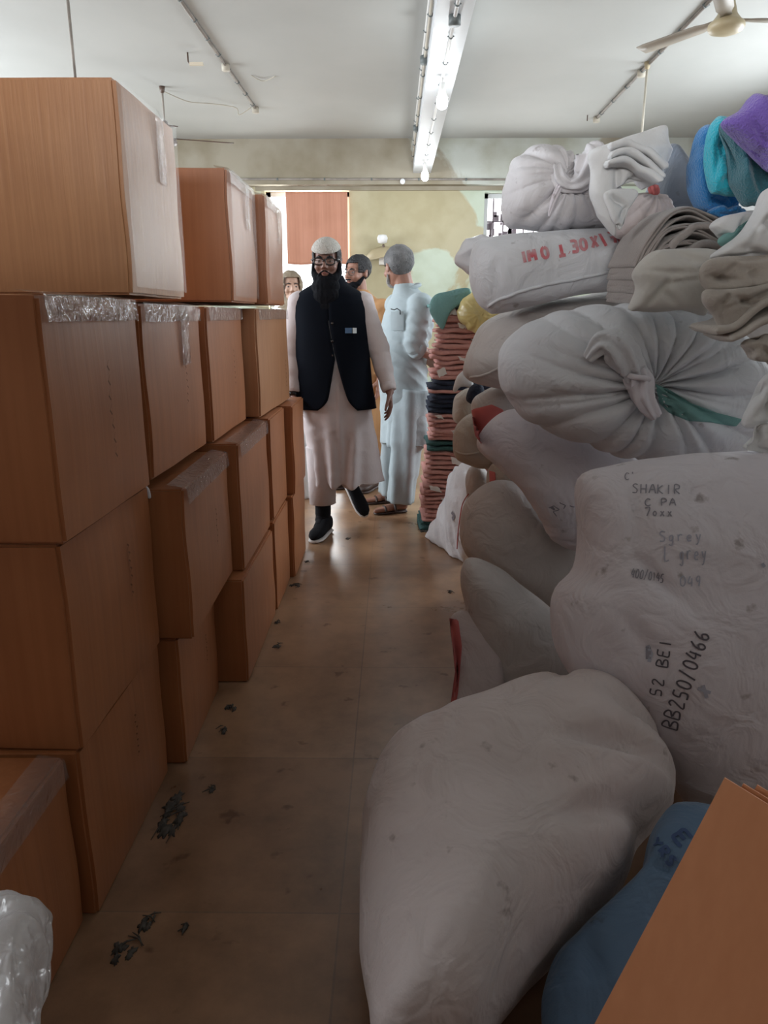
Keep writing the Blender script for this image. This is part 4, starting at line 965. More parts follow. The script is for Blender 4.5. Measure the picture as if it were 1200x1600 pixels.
# ---------------- grey-haired man with his hand behind his back
P = empty('person', (0.085, 5.14, 0), math.radians(-65), 'grey-haired man in pale blue shirt and trousers, seen from behind his side, hand behind back', 'person')
Hm = HEADM((-.015, -.055, 1.655), math.radians(-84), 0.14) @ Matrix.Scale(1.07, 4)
sR, eR, wR = Vector((.175, .02, 1.425)), Vector((.225, -.045, 1.145)), Vector((.175, .175, 1.055))
sL, eL, wL = Vector((-.175, .02, 1.425)), Vector((-.25, .06, 1.13)), Vector((-.06, .205, 1.035))
bm = bmesh.new(); bm_head(bm, Hm); bm_cap(bm, (0, -.03, 1.60), .060, (0, .015, 1.42), .068)
bm_loft(bm, [(0, 0, .86, .15, .11), (0, -.01, 1.0, .15, .12), (0, 0, 1.2, .155, .11), (0, .01, 1.38, .16, .09), (0, .01, 1.44, .10, .07)])
for s, e, w in ((sL, eL, wL), (sR, eR, wR)): bm_cap(bm, s, .050, e, .042); bm_cap(bm, e, .042, w, .028)
bm_hand(bm, wR, (-1, .12, -.15), (0, 1, 0), 1, .5, 1.05); bm_hand(bm, wL, (1, .1, -.2), (0, 1, 0), -1, .4, 1.0)
Ri = Matrix.Rotation(math.radians(65), 3, 'Z')
def L2(X, Y, Z): v = Ri @ Vector((X-0.085, Y-5.14, 0)); return Vector((v.x, v.y, Z))
an1, an2 = L2(.055, 5.03, .09), L2(-.01, 5.30, .09)
t1_, t2_ = L2(-.13, 4.97, 0.002), L2(-.20, 5.27, 0.002); h1_, h2_ = L2(.095, 5.04, .002), L2(.03, 5.32, .002)
for an, hp in ((an1, Vector((.09, 0, .88))), (an2, Vector((-.09, 0, .88)))): bm_cap(bm, hp, .09, hp.lerp(an, .5), .06); bm_cap(bm, hp.lerp(an, .5), .058, an, .036)
bm_foot(bm, h1_, t1_); bm_foot(bm, h2_, t2_)
fused('body', bm, .0056, 'skin_mid', P, 2); face_parts(P, Hm, 'hair_grey')
shell('hair', P, 'hair_grey', Hm, (0, .020, .034), (.0835, .102, .090), lambda c: (c.y < -.055 and c.z < .075) or (c.y < .028 and c.z < .012) or c.z < -.078, .006, rough=.004, label='short grey hair')
bm = bmesh.new()
for s in (-1, 1):
    bm_cap(bm, (s*.069, -.014, -.045), .006, (s*.048, -.048, -.085), .014, Hm)
bm_ell(bm, (0, -.060, -.092), (.044, .040, .026), Hm); bm_cap(bm, (-.02, -.102, -.05), .007, (.02, -.102, -.05), .007, Hm)
fused('beard', bm, .005, 'beard_grey', P, 2)['label'] = 'short grey beard'
bm = bmesh.new()
bm_loft(bm, [(0, 0, .475, .215, .150), (0, 0, .55, .21, .148), (0, -.005, .75, .20, .150), (0, -.02, .95, .195, .165), (0, -.025, 1.1, .195, .165), (0, -.005, 1.25, .205, .160), (0, .015, 1.36, .205, .150), (0, .02, 1.43, .18, .128), (0, .015, 1.48, .13, .10), (0, .0, 1.52, .082, .080), (0, -.01, 1.55, .066, .066)])
for s_ in (sL, sR): bm_ell(bm, s_+Vector((0, .0, -.01)), (.085, .09, .075))
bm_ell(bm, (.0, .075, 1.29), (.16, .11, .19))
for s, e, w, k in ((sL, eL, wL, .25), (sR, eR, wR, .12)):
    c = e.lerp(w, k); bm_tube(bm, catmull([s+Vector((0, 0, .02)), s.lerp(e, .5), e, c], 14, False), [.080]*5 + [.076]*5 + [.064]*10, 24)
def shirt_extra(p):
    q = Vector((.2, .05, 1.12)); dd = (p-q).length
    return -.012*abs(math.sin((p.z*38 + p.y*30)))*math.exp(-((dd-.10)/.16)**2)
fused('shirt', bm, .0085, 'shirt_blue', P, 3, folds(.014, 1.0, .48, 5, 5, extra=shirt_extra))['label'] = 'long pale blue shirt'
e, w = eR, wR; bm = bmesh.new(); bm_tube(bm, [e.lerp(w, .0), e.lerp(w, .08), e.lerp(w, .20), e.lerp(w, .21)], [.066, .071, .066, .048], 24); local('rolled_cuff', bm, 'shirt_blue', P)
bm = bmesh.new(); bm_tube(bm, catmull([(.0, -.072, 1.47), (.06, -.04, 1.505), (.078, .02, 1.525), (.05, .075, 1.54), (0, .09, 1.545), (-.05, .075, 1.54), (-.078, .02, 1.525), (-.06, -.04, 1.505)], 30, False), .013, 10); local('collar', bm, 'shirt_blue', P)
bm = bmesh.new()
for k in range(7):
    for j in range(7): pass
g = []
for i in range(7):
    row = []
    for j in range(7):
        a = math.radians(-62 + 30*i/6); zt_ = 1.25+.12*j/6; rr = (.200, .156)
        row.append(bm.verts.new((rr[0]*math.cos(a)*1.0, -.012+rr[1]*math.sin(a)*1.04, zt_)))
    g.append(row)
for i in range(6):
    for j in range(6): bm.faces.new((g[i][j], g[i+1][j], g[i+1][j+1], g[i][j+1]))
local('shirt_pocket', bm, 'shirt_blue', P)
bm = bmesh.new(); a = math.radians(-50); c = Vector((.200*math.cos(a)*1.02, -.012+.158*math.sin(a)*1.05, 1.38)); tg = Vector((-math.sin(a), math.cos(a)*.8, 0)).normalized()
bm_tube(bm, [c-tg*.035+Vector((0, 0, .005)), c-tg*.01, c+tg*.012+Vector((0, 0, .008)), c+tg*.035+Vector((0, 0, -.005)), c+tg*.036+Vector((0, 0, -.03))], .0035, 8)
local('pocket_glasses', bm, 'glasses', P, label='dark glasses clipped in the shirt pocket')
for an, hp in ((an1, Vector((.09, 0, .86))), (an2, Vector((-.09, 0, .86)))):
    b_ = an+Vector((0, 0, -.015)); bm = bmesh.new(); pts = [hp, hp.lerp(b_, .35), hp.lerp(b_, .7), b_]
    bm_tube(bm, catmull(pts, 24, False), [.125]*6+[.115]*6+[.102]*6+[.092]*8, 36)
    bm.verts.ensure_lookup_table()
    for v_ in bm.verts:
        cc = hp.lerp(b_, min(1, max(0, (hp.z-v_.co.z)/(hp.z-b_.z)))); r_ = v_.co-cc; r_.z = 0
        if r_.length > 1e-4: v_.co += r_.normalized()*.010*math.sin(math.atan2(r_.y, r_.x)*5+v_.co.z*5)
    local('trouser_leg', bm, 'shirt_blue', P)
shoe(P, h1_, t1_, (0, 0, 1), 'sandal', strap=True, width=.046); shoe(P, h2_, t2_, (0, 0, 1), 'sandal', strap=True, width=.046)

# ---------------- dark-haired man in amber, half hidden
P = empty('person', (-0.255, 5.80, 0), math.radians(-32), 'dark-haired man with glasses in amber clothes, half hidden behind the black waistcoat', 'person')
Hm = HEADM((0, -.03, 1.655), math.radians(-8), 0.04)
bm = bmesh.new(); bm_head(bm, Hm); bm_cap(bm, (0, -.01, 1.58), .056, (0, .01, 1.42), .062)
bm_loft(bm, [(0, 0, .86, .15, .10), (0, 0, 1.2, .155, .10), (0, .01, 1.38, .165, .09), (0, .01, 1.44, .10, .07)])
A_ = [(Vector((s*.19, .01, 1.39)), Vector((s*.23, .03, 1.12)), Vector((s*.22, -.06, .88))) for s in (-1, 1)]
for i, (s, e, w) in enumerate(A_): bm_cap(bm, s, .048, e, .038); bm_cap(bm, e, .037, w, .026); bm_hand(bm, w, (0, -.1, -1), ((1, 0, 0) if i == 0 else (-1, 0, 0)), 1 if i == 0 else -1, .4)
for s in (-1, 1): bm_cap(bm, (s*.09, 0, .88), .085, (s*.09, -.01, .48), .056); bm_cap(bm, (s*.09, -.01, .48), .054, (s*.10, .02, .09), .036)
fused('body', bm, .0065, 'skin_mid', P, 2); face_parts(P, Hm); spectacles(P, Hm, 'thin_glasses', .0018, lens=False)
shell('hair', P, 'hair_black', Hm, (0, .020, .036), (.083, .101, .089), lambda c: (c.y < -.050 and c.z < .070) or (c.y < .030 and c.z < .0) or c.z < -.055, .007, rough=.004, label='short dark hair')
bm = bmesh.new()
for s in (-1, 1): bm_cap(bm, (s*.072, -.010, -.035), .010, (s*.052, -.048, -.080), .020, Hm)
bm_ell(bm, (0, -.062, -.092), (.052, .044, .034), Hm); bm_cap(bm, (-.022, -.102, -.05), .007, (.022, -.102, -.05), .007, Hm)
fused('beard', bm, .006, 'beard_black', P, 2)['label'] = 'trimmed dark beard'
bm = bmesh.new(); bm_loft(bm, [(0, 0, .30, .23, .16), (0, 0, .6, .215, .15), (0, 0, .9, .205, .145), (0, 0, 1.15, .20, .14), (0, 0, 1.34, .21, .125), (0, 0, 1.43, .19, .11), (0, 0, 1.475, .135, .09), (0, 0, 1.51, .085, .078), (0, 0, 1.53, .066, .066)])
for s, e, w in A_: bm_ell(bm, s+Vector((0, 0, .01)), (.08, .08, .068))
for s, e, w in A_: bm_tube(bm, catmull([s+Vector((0, 0, .02)), s.lerp(e, .5), e, e.lerp(w, .9)], 14, False), [.073]*8+[.062]*6+[.048]*6, 22)
fused('tunic', bm, .010, 'amber', P, 3, folds(.016, 1.0, .3, 6, 8))['label'] = 'long amber tunic'
for s in (-1, 1):
    bm = bmesh.new(); bm_tube(bm, [(s*.09, 0, .45), (s*.10, .01, .12)], [.10, .085], 24); local('trouser_leg', bm, 'orange_cloth', P)
    shoe(P, (s*.10, .07, .002), (s*.13, -.19, .002), (0, 0, 1), 'sandal', 'sandal')

# ---------------- woman in the distance
P = empty('person', (-0.86, 6.45, 0), math.radians(8), 'woman in an olive headscarf, only her face showing beside the far boxes', 'person')
Hm = HEADM((0, -.03, 1.575), 0.12, 0.0)
bm = bmesh.new(); bm_head(bm, Hm); bm_cap(bm, (0, -.01, 1.51), .048, (0, .01, 1.36), .052)
bm_loft(bm, [(0, 0, .82, .14, .10), (0, 0, 1.15, .13, .095), (0, .01, 1.30, .145, .085), (0, .01, 1.37, .09, .065)])
A_ = [(Vector((s*.165, .01, 1.31)), Vector((s*.20, .03, 1.06)), Vector((s*.10, -.15, .98))) for s in (-1, 1)]
for i, (s, e, w) in enumerate(A_): bm_cap(bm, s, .042, e, .034); bm_cap(bm, e, .033, w, .023); bm_hand(bm, w, ((.8, -.5, -.2) if i == 0 else (-.8, -.5, -.2)), (0, 1, -.2), 1 if i == 0 else -1, .5, .92)
for s in (-1, 1): bm_cap(bm, (s*.085, 0, .84), .08, (s*.08, -.01, .46), .052); bm_cap(bm, (s*.08, -.01, .46), .05, (s*.08, .02, .08), .032)
fused('body', bm, .0065, 'skin_fair', P, 2); face_parts(P, Hm)
shell('headscarf', P, 'scarf', Hm, (0, .018, .018), (.094, .112, .112), lambda c: c.y < -.038 and -.085 < c.z < .072 and abs(c.x) < .062 or c.z < -.09, .006, rough=.006, label='olive headscarf')
bm = bmesh.new(); bm_ell(bm, (0, -.01, 1.45), (.085, .085, .06)); bm_ell(bm, (0, 0, 1.38), (.14, .11, .06)); fused('scarf_drape', bm, .008, 'scarf', P, 2, folds(.004, 1.5, 1.3, 9, 2))
bm = bmesh.new(); bm_loft(bm, [(0, 0, .06, .26, .19), (0, 0, .5, .22, .16), (0, 0, .9, .19, .14), (0, 0, 1.12, .165, .125), (0, 0, 1.27, .175, .11), (0, 0, 1.34, .14, .09), (0, 0, 1.38, .09, .07)])
for s, e, w in A_: bm_tube(bm, catmull([s+Vector((0, 0, .01)), s.lerp(e, .5), e, e.lerp(w, .9)], 14, False), [.062]*8+[.052]*6+[.042]*6, 22)
fused('long_dress', bm, .010, 'dark_cloth', P, 3, folds(.014, .9, .1, 7, 6))
for s in (-1, 1): shoe(P, (s*.08, .06, .002), (s*.09, -.17, .002), (0, 0, 1), 'sandal', 'sandal', width=.042)
o = pouch('white_bundle', [(430,648),(470,636),(482,650),(484,720),(486,790),(470,806),(430,800)], 5.45, 0.10, 'white_cloth', seed=9, wr=0.012, wscale=9, N_=90)
tag(o, 'white cloth bundle on the floor glimpsed between the far boxes and the white robe', 'cloth')

# ================================================================ SACKS ON THE RIGHT
G1 = 'bulging cloth sacks in the pile on the right'
def sack(outline, Y, T, m, label, **kw):
    o = pouch('cloth_sack', outline, Y, T, m, **kw); tag(o, label, 'sack', G1); return o
s13 = sack([(600,1187),(640,1164),(720,1134),(800,1102),(868,1078),(935,1084),(985,1120),(1030,1180),(1062,1240),(1010,1300),(965,1385),(900,1450),(845,1512),(785,1585),(720,1650),(600,1650),(578,1560),(560,1450),(562,1350),(575,1250)],
     1.42, 0.26, 'sack_front', 'big plain greyish sack slumped on the floor at the front of the aisle', gy=0.14, seed=1, lump=0.012, wr=0.006, wscale=5, wdir=(1, 0.2, 0.15), e=3.0,
     creases=[((1075,1235),(820,1262),0.055,0.020),((1060,1190),(900,1185),0.035,0.016),((1030,1290),(830,1385),0.04,0.022),((900,1075),(760,1200),0.02,0.02),((960,1115),(830,1330),-0.016,0.05),((880,1080),(850,1180),0.02,0.02),((700,1140),(640,1260),0.010,0.02)], N_=150, M_=36)
s12 = sack([(905,748),(960,727),(1050,717),(1200,712),(1300,725),(1340,900),(1330,1100),(1270,1240),(1180,1262),(1090,1282),(1068,1252),(1030,1200),(985,1135),(945,1090),(890,1062),(866,1000),(870,930),(902,890),(908,830)],
     1.80, 0.23, 'sack_lilac', 'large white sack covered in black handwriting, tallest at the right edge', seed=2, lump=0.012, wr=0.005, wscale=4, e=3.0, gy=0.04, N_=150, M_=36,
     creases=[((950,850),(1015,925),0.022,0.014),((985,1010),(935,935),0.02,0.02),((1100,1190),(1250,1110),0.02,0.02),((965,750),(957,870),0.018,0.014),((1060,730),(1030,800),0.012,0.012)], center=(1080,970))
s5 = sack([(780,570),(790,532),(832,503),(900,484),(1000,479),(1090,491),(1150,520),(1190,570),(1205,620),(1175,690),(1120,712),(1020,719),(960,706),(880,680),(820,652),(790,615)],
     2.36, 0.26, 'sack_blue', 'fat white sack gathered to a knotted neck, green cloth showing through a slit', seed=3, knots=[(993,592,0.34,0.042,9,0.07)], wr=0.003, lump=0.008, center=(985,600), N_=260, M_=48, e=2.8)
s4 = sack([(728,590),(735,542),(760,503),(820,477),(900,463),(985,452),(1030,480),(1010,560),(900,612),(790,612)], 3.05, 0.22, 'sack_grey',
     'plain grey-white sack squeezed under the red-stencilled one', seed=4, wr=0.004, lump=0.01)
s1 = sack([(734,430),(738,392),(755,374),(850,362),(980,356),(1015,365),(1010,420),(985,450),(900,463),(785,489),(760,484),(744,466)], 2.85, 0.17, 'sack_blue',
     'long grey-white bolster sack with red stencilled characters', seed=5, wr=0.004, wdir=(1, 0, 0), wscale=7, lump=0.006, e=3.4, creases=[((765,400),(770,470),0.010,0.012),((850,380),(845,470),0.006,0.012)])
s2 = sack([(790,352),(784,310),(795,262),(818,236),(855,228),(885,240),(900,252),(925,240),(960,280),(975,352),(880,359),(820,359)], 2.88, 0.16, 'sack_white',
     'round off-white sack with a bunched twisted neck, on top of the pile', seed=6, knots=[(882,283,0.20,0.030,8,0.05)], wr=0.004, lump=0.008, center=(862,298), N_=200, M_=36)
s3 = sack([(985,312),(1000,300),(1040,302),(1050,330),(1048,362),(1010,372),(965,372),(960,345)], 2.66, 0.10, 'sack_pink', 'small pinkish sack tied with a red string under the white cloths',
     seed=7, knots=[(1019,299,0.16,0.012,10,0.02)], wr=0.003, lump=0.004)
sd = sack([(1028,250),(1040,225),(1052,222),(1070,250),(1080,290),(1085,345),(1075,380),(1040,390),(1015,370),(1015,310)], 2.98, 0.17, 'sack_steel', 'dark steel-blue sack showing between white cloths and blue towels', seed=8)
s6 = sack([(745,695),(768,658),(800,641),(850,645),(900,668),(960,690),(1015,722),(1010,800),(962,852),(908,863),(862,842),(845,808),(815,765),(775,728)], 2.72, 0.19, 'sack_lilac',
     'slanting white sack with a dirty tied end above the rounded beige one', seed=9, knots=[(882,792,0.13,0.008,11,0.012)], wr=0.004, wscale=6, lump=0.008,
     creases=[((850,835),(925,832),0.016,0.007),((885,862),(930,850),0.012,0.006),((800,660),(830,760),-0.006,0.03)], N_=170, M_=34)
s10 = sack([(718,830),(728,785),(765,757),(812,758),(852,792),(905,850),(935,900),(945,960),(905,985),(865,965),(812,925),(762,892),(730,868)], 2.98, 0.17, 'sack_grey',
     'smooth rounded beige-grey sack at knee height beside the aisle', seed=10, wr=0.004, wscale=5, creases=[((770,838),(830,815),0.007,0.012),((775,860),(850,830),0.007,0.012)])
s11 = sack([(720,905),(733,872),(780,888),(832,928),(872,962),(905,1010),(925,1060),(890,1090),(805,1112),(765,1122),(748,1055),(728,965)], 2.50, 0.17, 'sack_grey',
     'grey sack leaning low beside the aisle, above the slumped front one', seed=11, wr=0.004, wscale=5, knots=[(775,1112,0.12,0.008,9,0.0)])
s14 = sack([(703,968),(740,955),(775,965),(785,1100),(752,1132),(698,1142),(712,1060)], 2.36, 0.05, 'sack_pink', 'flat pinkish sack with a red edge standing on the floor', seed=12, gy=0.13)
s8 = sack([(705,692),(712,662),(740,645),(800,665),(815,715),(765,733),(716,720)], 3.35, 0.14, 'sack_beige', 'small beige sack with a pointed corner over the aisle', seed=13)
s7 = sack([(736,640),(752,615),(800,603),(860,640),(850,690),(775,713),(748,692)], 3.2, 0.12, 'sack_grey', 'grey sack with a red patch on its end', seed=14)
s9 = sack([(705,640),(712,615),(745,605),(765,640),(742,665),(712,660)], 3.55, 0.10, 'sack_beige', 'small beige sack end under the white plastic flap', seed=15)
s15 = sack([(764,735),(800,722),(860,755),(850,805),(795,798),(766,775)], 3.18, 0.10, 'sack_beige', 'sack end with a red stripe between beige sacks', seed=16)
s16 = sack([(728,745),(742,728),(760,738),(770,775),(755,800),(732,790)], 3.50, 0.08, 'sack_grey', 'small pale bundle poking out over the white sheet', seed=17)
# the sacks that carry the pile from behind
hid = [((1060,560,3.35),'sack_grey',.30,.26),((1120,900,2.55),'sack_grey',.42,.30),((1010,860,3.15),'sack_grey',.34,.28),((1180,420,2.75),'sack_grey',.34,.30),((1190,620,2.55),'sack_grey',.34,.3)]
def blob_sack(c, rx, rz, T, m, label, seed, Y=None):
    pts = []
    for k in range(14):
        a = 2*PI*k/14; ca, sa = math.cos(a), math.sin(a)
        pts.append((c[0] + rx*math.copysign(abs(ca)**0.75, ca), c[1] + rz*math.copysign(abs(sa)**0.75, sa)))
    return sack(pts, c[2], T, m, label, seed=seed, N_=80, M_=16)
blob_sack((1090, 800, 2.95), 110, 110, 0.24, 'sack_grey', 'grey sack buried in the pile behind the handwritten one', 31)
blob_sack((1110, 520, 2.95), 110, 95, 0.26, 'sack_grey', 'grey sack buried behind the knotted one', 33)
blob_sack((1190, 400, 2.62), 90, 70, 0.18, 'sack_grey', 'grey sack buried under the coloured towels', 34)
blob_sack((1150, 1010, 2.32), 140, 130, 0.26, 'sack_grey', 'grey sack on the floor behind the handwritten one', 35)
blob_sack((880, 720, 3.35), 90, 90, 0.2, 'sack_grey', 'grey sack buried between the small beige ones', 36)
blob_sack((860, 850, 3.35), 100, 75, 0.2, 'sack_grey', 'grey sack on the floor behind the rounded beige one', 37)

# ---- knots, ties, seams
def knot(parent, pts, Y, rad, m, name='knot', lab=None, seed=0):
    P3 = [at(p[0], p[1], Y if len(p) < 3 else p[2]) for p in pts]
    P3 = catmull(P3, 36, False); n = len(P3)
    rads = []
    for i in range(n):
        t = i/(n-1)*(len(rad)-1); k = int(min(t, len(rad)-2)); rads.append(rad[k]+(rad[k+1]-rad[k])*(t-k))
    bm = bmesh.new(); bm_tube(bm, P3, rads, 40)
    bm.verts.ensure_lookup_table()
    for i, v in enumerate(bm.verts):
        ring = i//40; ang = (i % 40)/40*2*PI; c = P3[min(ring, n-1)]
        f = 1 + 0.22*math.sin(ang*6+ring*0.25+seed) + 0.12*noise.noise(v.co*40)
        v.co = c + (v.co-c)*f
    o = from_bm(name, bm, m, parent)
    if lab: o['label'] = lab
    return o
def on(o, px, py, lift=0.0):
    h = bvh_of(o).ray_cast(CAM, ray(px, py)); return (h[0] + (CAM-h[0]).normalized()*lift).y if h[0] else None
y5 = on(s5, 993, 592, 0.02)
knot(s5, [(918, 562, y5-0.01), (940, 538, y5-0.02), (965, 545, y5-0.03), (985, 572, y5-0.02), (994, 592, y5)], y5, [0.012, 0.032, 0.04, 0.034, 0.026], 'sack_blue', 'knot')
knot(s5, [(990, 582, y5-0.01), (1000, 600, y5-0.015), (1008, 625, y5-0.03), (1026, 652, y5-0.035)], y5, [0.03, 0.034, 0.026, 0.014], 'sack_lilac', 'knot', seed=2)
bm = bmesh.new(); c = at(992, 590, y5-0.02); bm_tube(bm, catmull([c+Vector((-.034, .01, .01)), c+Vector((-.01, -.034, .004)), c+Vector((.025, -.028, 0)), c+Vector((.04, .01, -.01))], 16, False), 0.008, 8)
from_bm('tie_cord', bm, 'sack_lilac', s5)
# green cloth seen through the slit, lying just on the surface
def surface_patch(name, target, outline, m, lift, seed=0, wr=0.004, parent=None, label=None, wscale=22):
    tree = bvh_of(target); pts = resample([Vector((p[0], p[1], 0)) for p in outline], 64)
    c = sum(pts, Vector())/64; bm = bmesh.new(); rings = []
    for r in (1.0, 0.92, 0.8, 0.66, 0.5, 0.34, 0.18, 0.02):
        ring = []
        for p in pts:
            q = c + (p-c)*r; h = tree.ray_cast(CAM, ray(q.x, q.y))
            P3 = h[0] if h[0] is not None else at(q.x, q.y, c.z or 2.3)
            dirn = (CAM-P3).normalized()
            l = (0.0005 if r == 1.0 else lift + wr*fab(P3+Vector((seed, 0, 0)), wscale))
            ring.append(bm.verts.new(P3 + dirn*l))
        rings.append(ring)
    for i in range(len(rings)-1):
        for k in range(64): bm.faces.new((rings[i][k], rings[i][(k+1) % 64], rings[i+1][(k+1) % 64], rings[i+1][k]))
    bm.faces.new(rings[-1])
    o = from_bm(name, bm, m, parent or target)
    if label: o['label'] = label
    return o
g = surface_patch('green_lining', s5, [(1024,600),(1045,608),(1080,630),(1120,645),(1160,655),(1150,667),(1110,660),(1075,658),(1045,645),(1030,630)], 'mint_cloth', 0.006, 1, 0.006, label='strip of green cloth in a slit')
surface_patch('red_patch', s7, [(736,640),(768,632),(786,640),(790,655),(770,680),(752,694),(742,680)], 'red_cloth', 0.004, 2, 0.002, label='red patch')
surface_patch('red_patch', s15, [(764,735),(774,738),(776,775),(766,778)], 'red_cloth', 0.004, 3, 0.002, label='red stripe')
surface_patch('red_edge', s14, [(702,966),(716,968),(722,1010),(716,1080),(708,1128),(699,1134),(712,1060),(706,1000)], 'red_cloth', 0.004, 4, 0.002, label='red edge')
def seam(target, pts, rad, m, name='seam'):
    tree = bvh_of(target); P3 = []
    for p in resample(catmull([Vector((a, b, 0)) for a, b in pts], 40, False), 40, False):
        h = tree.ray_cast(CAM, ray(p.x, p.y))
        if h[0] is not None: P3.append(h[0] + (CAM-h[0]).normalized()*rad*0.5 + Vector((0, 0, 0.003*noise.noise(h[0]*30))))
    if len(P3) < 3: return
    bm = bmesh.new(); bm_tube(bm, P3, rad, 8); return from_bm(name, bm, m, target)
seam(s1, [(762,480),(780,468),(840,448),(900,436),(960,424),(985,420)], 0.006, 'sack_blue')
seam(s4, [(735,590),(760,585),(785,572)], 0.005, 'sack_grey')
seam(s8, [(712,705),(730,710),(780,700)], 0.005, 'sack_beige')
#seam(s6, [(850,825),(880,830),(930,826)], 0.002, 'ink_grey', 'stitching')
y2 = on(s2, 882, 283, 0.02)
knot(s2, [(868, 262, y2+.02), (876, 283, y2-.01), (892, 290, y2-.02), (912, 278, y2-.03), (922, 245, y2-.03), (914, 238, y2-.02)], y2, [0.02, 0.026, 0.02, 0.034, 0.05, 0.02], 'sack_white', seed=3)
knot(s2, [(876, 286, y2-.01), (866, 310, y2-.03), (858, 338, y2-.03)], y2, [0.012, 0.010, 0.004], 'sack_lilac', 'tie_cord', seed=3)
y3 = on(s3, 1019, 302, 0.01) or 2.55
knot(s3, [(1016, 292, y3-.005), (1022, 298, y3-.02), (1026, 305, y3-.02)], y3, [0.008, 0.017, 0.008], 'red_cloth', 'tie_cord', 'red tie')
y6 = on(s6, 882, 795, 0.0)
decal('dirt_mark', s6, [[(858,793),(866,790),(874,796),(864,799),(870,806)], [(874,785),(884,789),(880,795)], [(890,790),(897,792)]], 0.004, 'ink_grey')
decal('dirt_mark', s6, [[(862,792),(867,796)]], 0.013, 'ink_grey')
y10 = on(s12, 868, 945, 0.0)
decal('pen_mark', s4, writing('IDI', (840, 556), (1, 0.05), 7, 14), 0.003, 'ink_grey')
# red stencil, as it reads from here (it is printed the other way round)
st = []
for txt, x in (('I', 815), ('M', 828), ('O', 848), ('T', 870), ('.', 884), ('E', 893), ('O', 908), ('X', 925), ('/', 938), ('F', 952), ('8', 966)):
    y = 412 - (x-815)*0.215
    st = writing(txt, (x, y-(17 if txt == 'T' else 0)), (1, -0.215), 14, -17 if txt == 'T' else 17, mirror=txt != 'T')
    decal('stencil_character', s1, st, 0.011, 'ink_red', label='red mirrored stencil character')
# handwriting
def hand(text, start, d, adv, h, w, m, seed=0): decal('handwriting', s12, writing(text, start, d, adv, h, seed=seed), w, m)
hand('BB250/0466', (1057, 1140), (0.32, -0.95), 16.2, 24, 0.0042, 'ink', 1)
hand('52 BE1', (1034, 1088), (0.18, -0.98), 15.5, 18, 0.0036, 'ink', 2)
hand("C'", (976, 750), (1, 0.05), 10, 11, 0.003, 'ink_grey', 3)
hand('SHAKIR', (988, 770), (1, 0.03), 13, 14, 0.003, 'ink_grey', 4)
hand('C PA', (1008, 791), (1, 0), 12.5, 11, 0.003, 'ink_grey', 5)
hand('7oxx', (1008, 807), (1, 0), 11.5, 13, 0.003, 'ink_grey', 6)
hand('Sgrey', (1030, 846), (1, -0.02), 14, 16, 0.003, 'ink_faint', 7)
hand('L grey', (1038, 875), (1, -0.02), 11.5, 22, 0.0032, 'ink_faint', 8)
hand('400/0145', (986, 902), (1, 0.16), 6.6, 14, 0.0026, 'ink_grey', 9)
hand('049', (1062, 916), (1, 0), 12, 16, 0.003, 'ink_faint', 10)
decal('dirt_mark', s12, [[(1012,1008),(1018,1022),(1014,1034)], [(1190,880),(1194,886)], [(1090,1075),(1110,1082)], [(1098,1070),(1104,1090)]], 0.008, 'ink_faint')
decal('dirt_mark', s12, [[(1013,1010),(1013,1030)]], 0.012, 'ink_grey')

# ---- white plastic, yellow bag, sheet on the floor
o = pouch('plastic_sheet', [(712,405),(725,380),(750,368),(775,372),(768,395),(745,410),(735,430),(718,418)], 3.0, 0.05, 'white_plastic', seed=3, wr=0.012, wscale=18, N_=80)
tag(o, 'crumpled white plastic sticking out left of the stencilled sack', 'plastic')
o = pouch('yellow_bag', [(716,490),(730,462),(760,450),(790,470),(790,510),(760,520),(735,516)], 4.46, 0.10, 'yellow_bag', seed=4, wr=0.008, wscale=14, N_=90, knots=[(745,490,.1,.006,9,0)])
tag(o, 'translucent yellow plastic bag on the pink towels', 'bag')
o = pouch('white_sheet', [(668,838),(690,800),(700,765),(706,735),(728,725),(745,745),(738,790),(742,840),(728,876),(716,880),(700,862),(684,850)], 4.05, 0.06, 'white_plastic', seed=5, gx=-0.9, gy=0.0, wr=0.016, wscale=9, wdir=(0, 0, 1), N_=110)
tag(o, 'white plastic sheet trailing onto the floor beside the pink towels', 'plastic')
decal('dark_stain', o, [[(706,800),(710,806),(707,812)]], 0.02, 'ink_grey')
wb = o
o = pouch('plastic_flap', [(708,608),(716,590),(728,578),(735,590),(736,606),(722,602),(712,612)], 3.45, 0.02, 'white_cloth', seed=6, wr=0.004, N_=60)
tag(o, 'small white plastic flap over the pile edge above the beige sack end', 'plastic')
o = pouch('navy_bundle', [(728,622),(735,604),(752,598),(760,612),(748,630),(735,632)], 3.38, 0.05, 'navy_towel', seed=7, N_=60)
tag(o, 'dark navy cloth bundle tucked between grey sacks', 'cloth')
a0 = at(732, 772, 3.42); tag(tube('cord', catmull([a0, at(722, 790, 3.6), at(716, 830, 3.86), at(714, 858, 3.86)], 20, False), 0.003, 'red_cloth', n=6), 'thin red and black cord hanging down over the white sheet', 'cord')

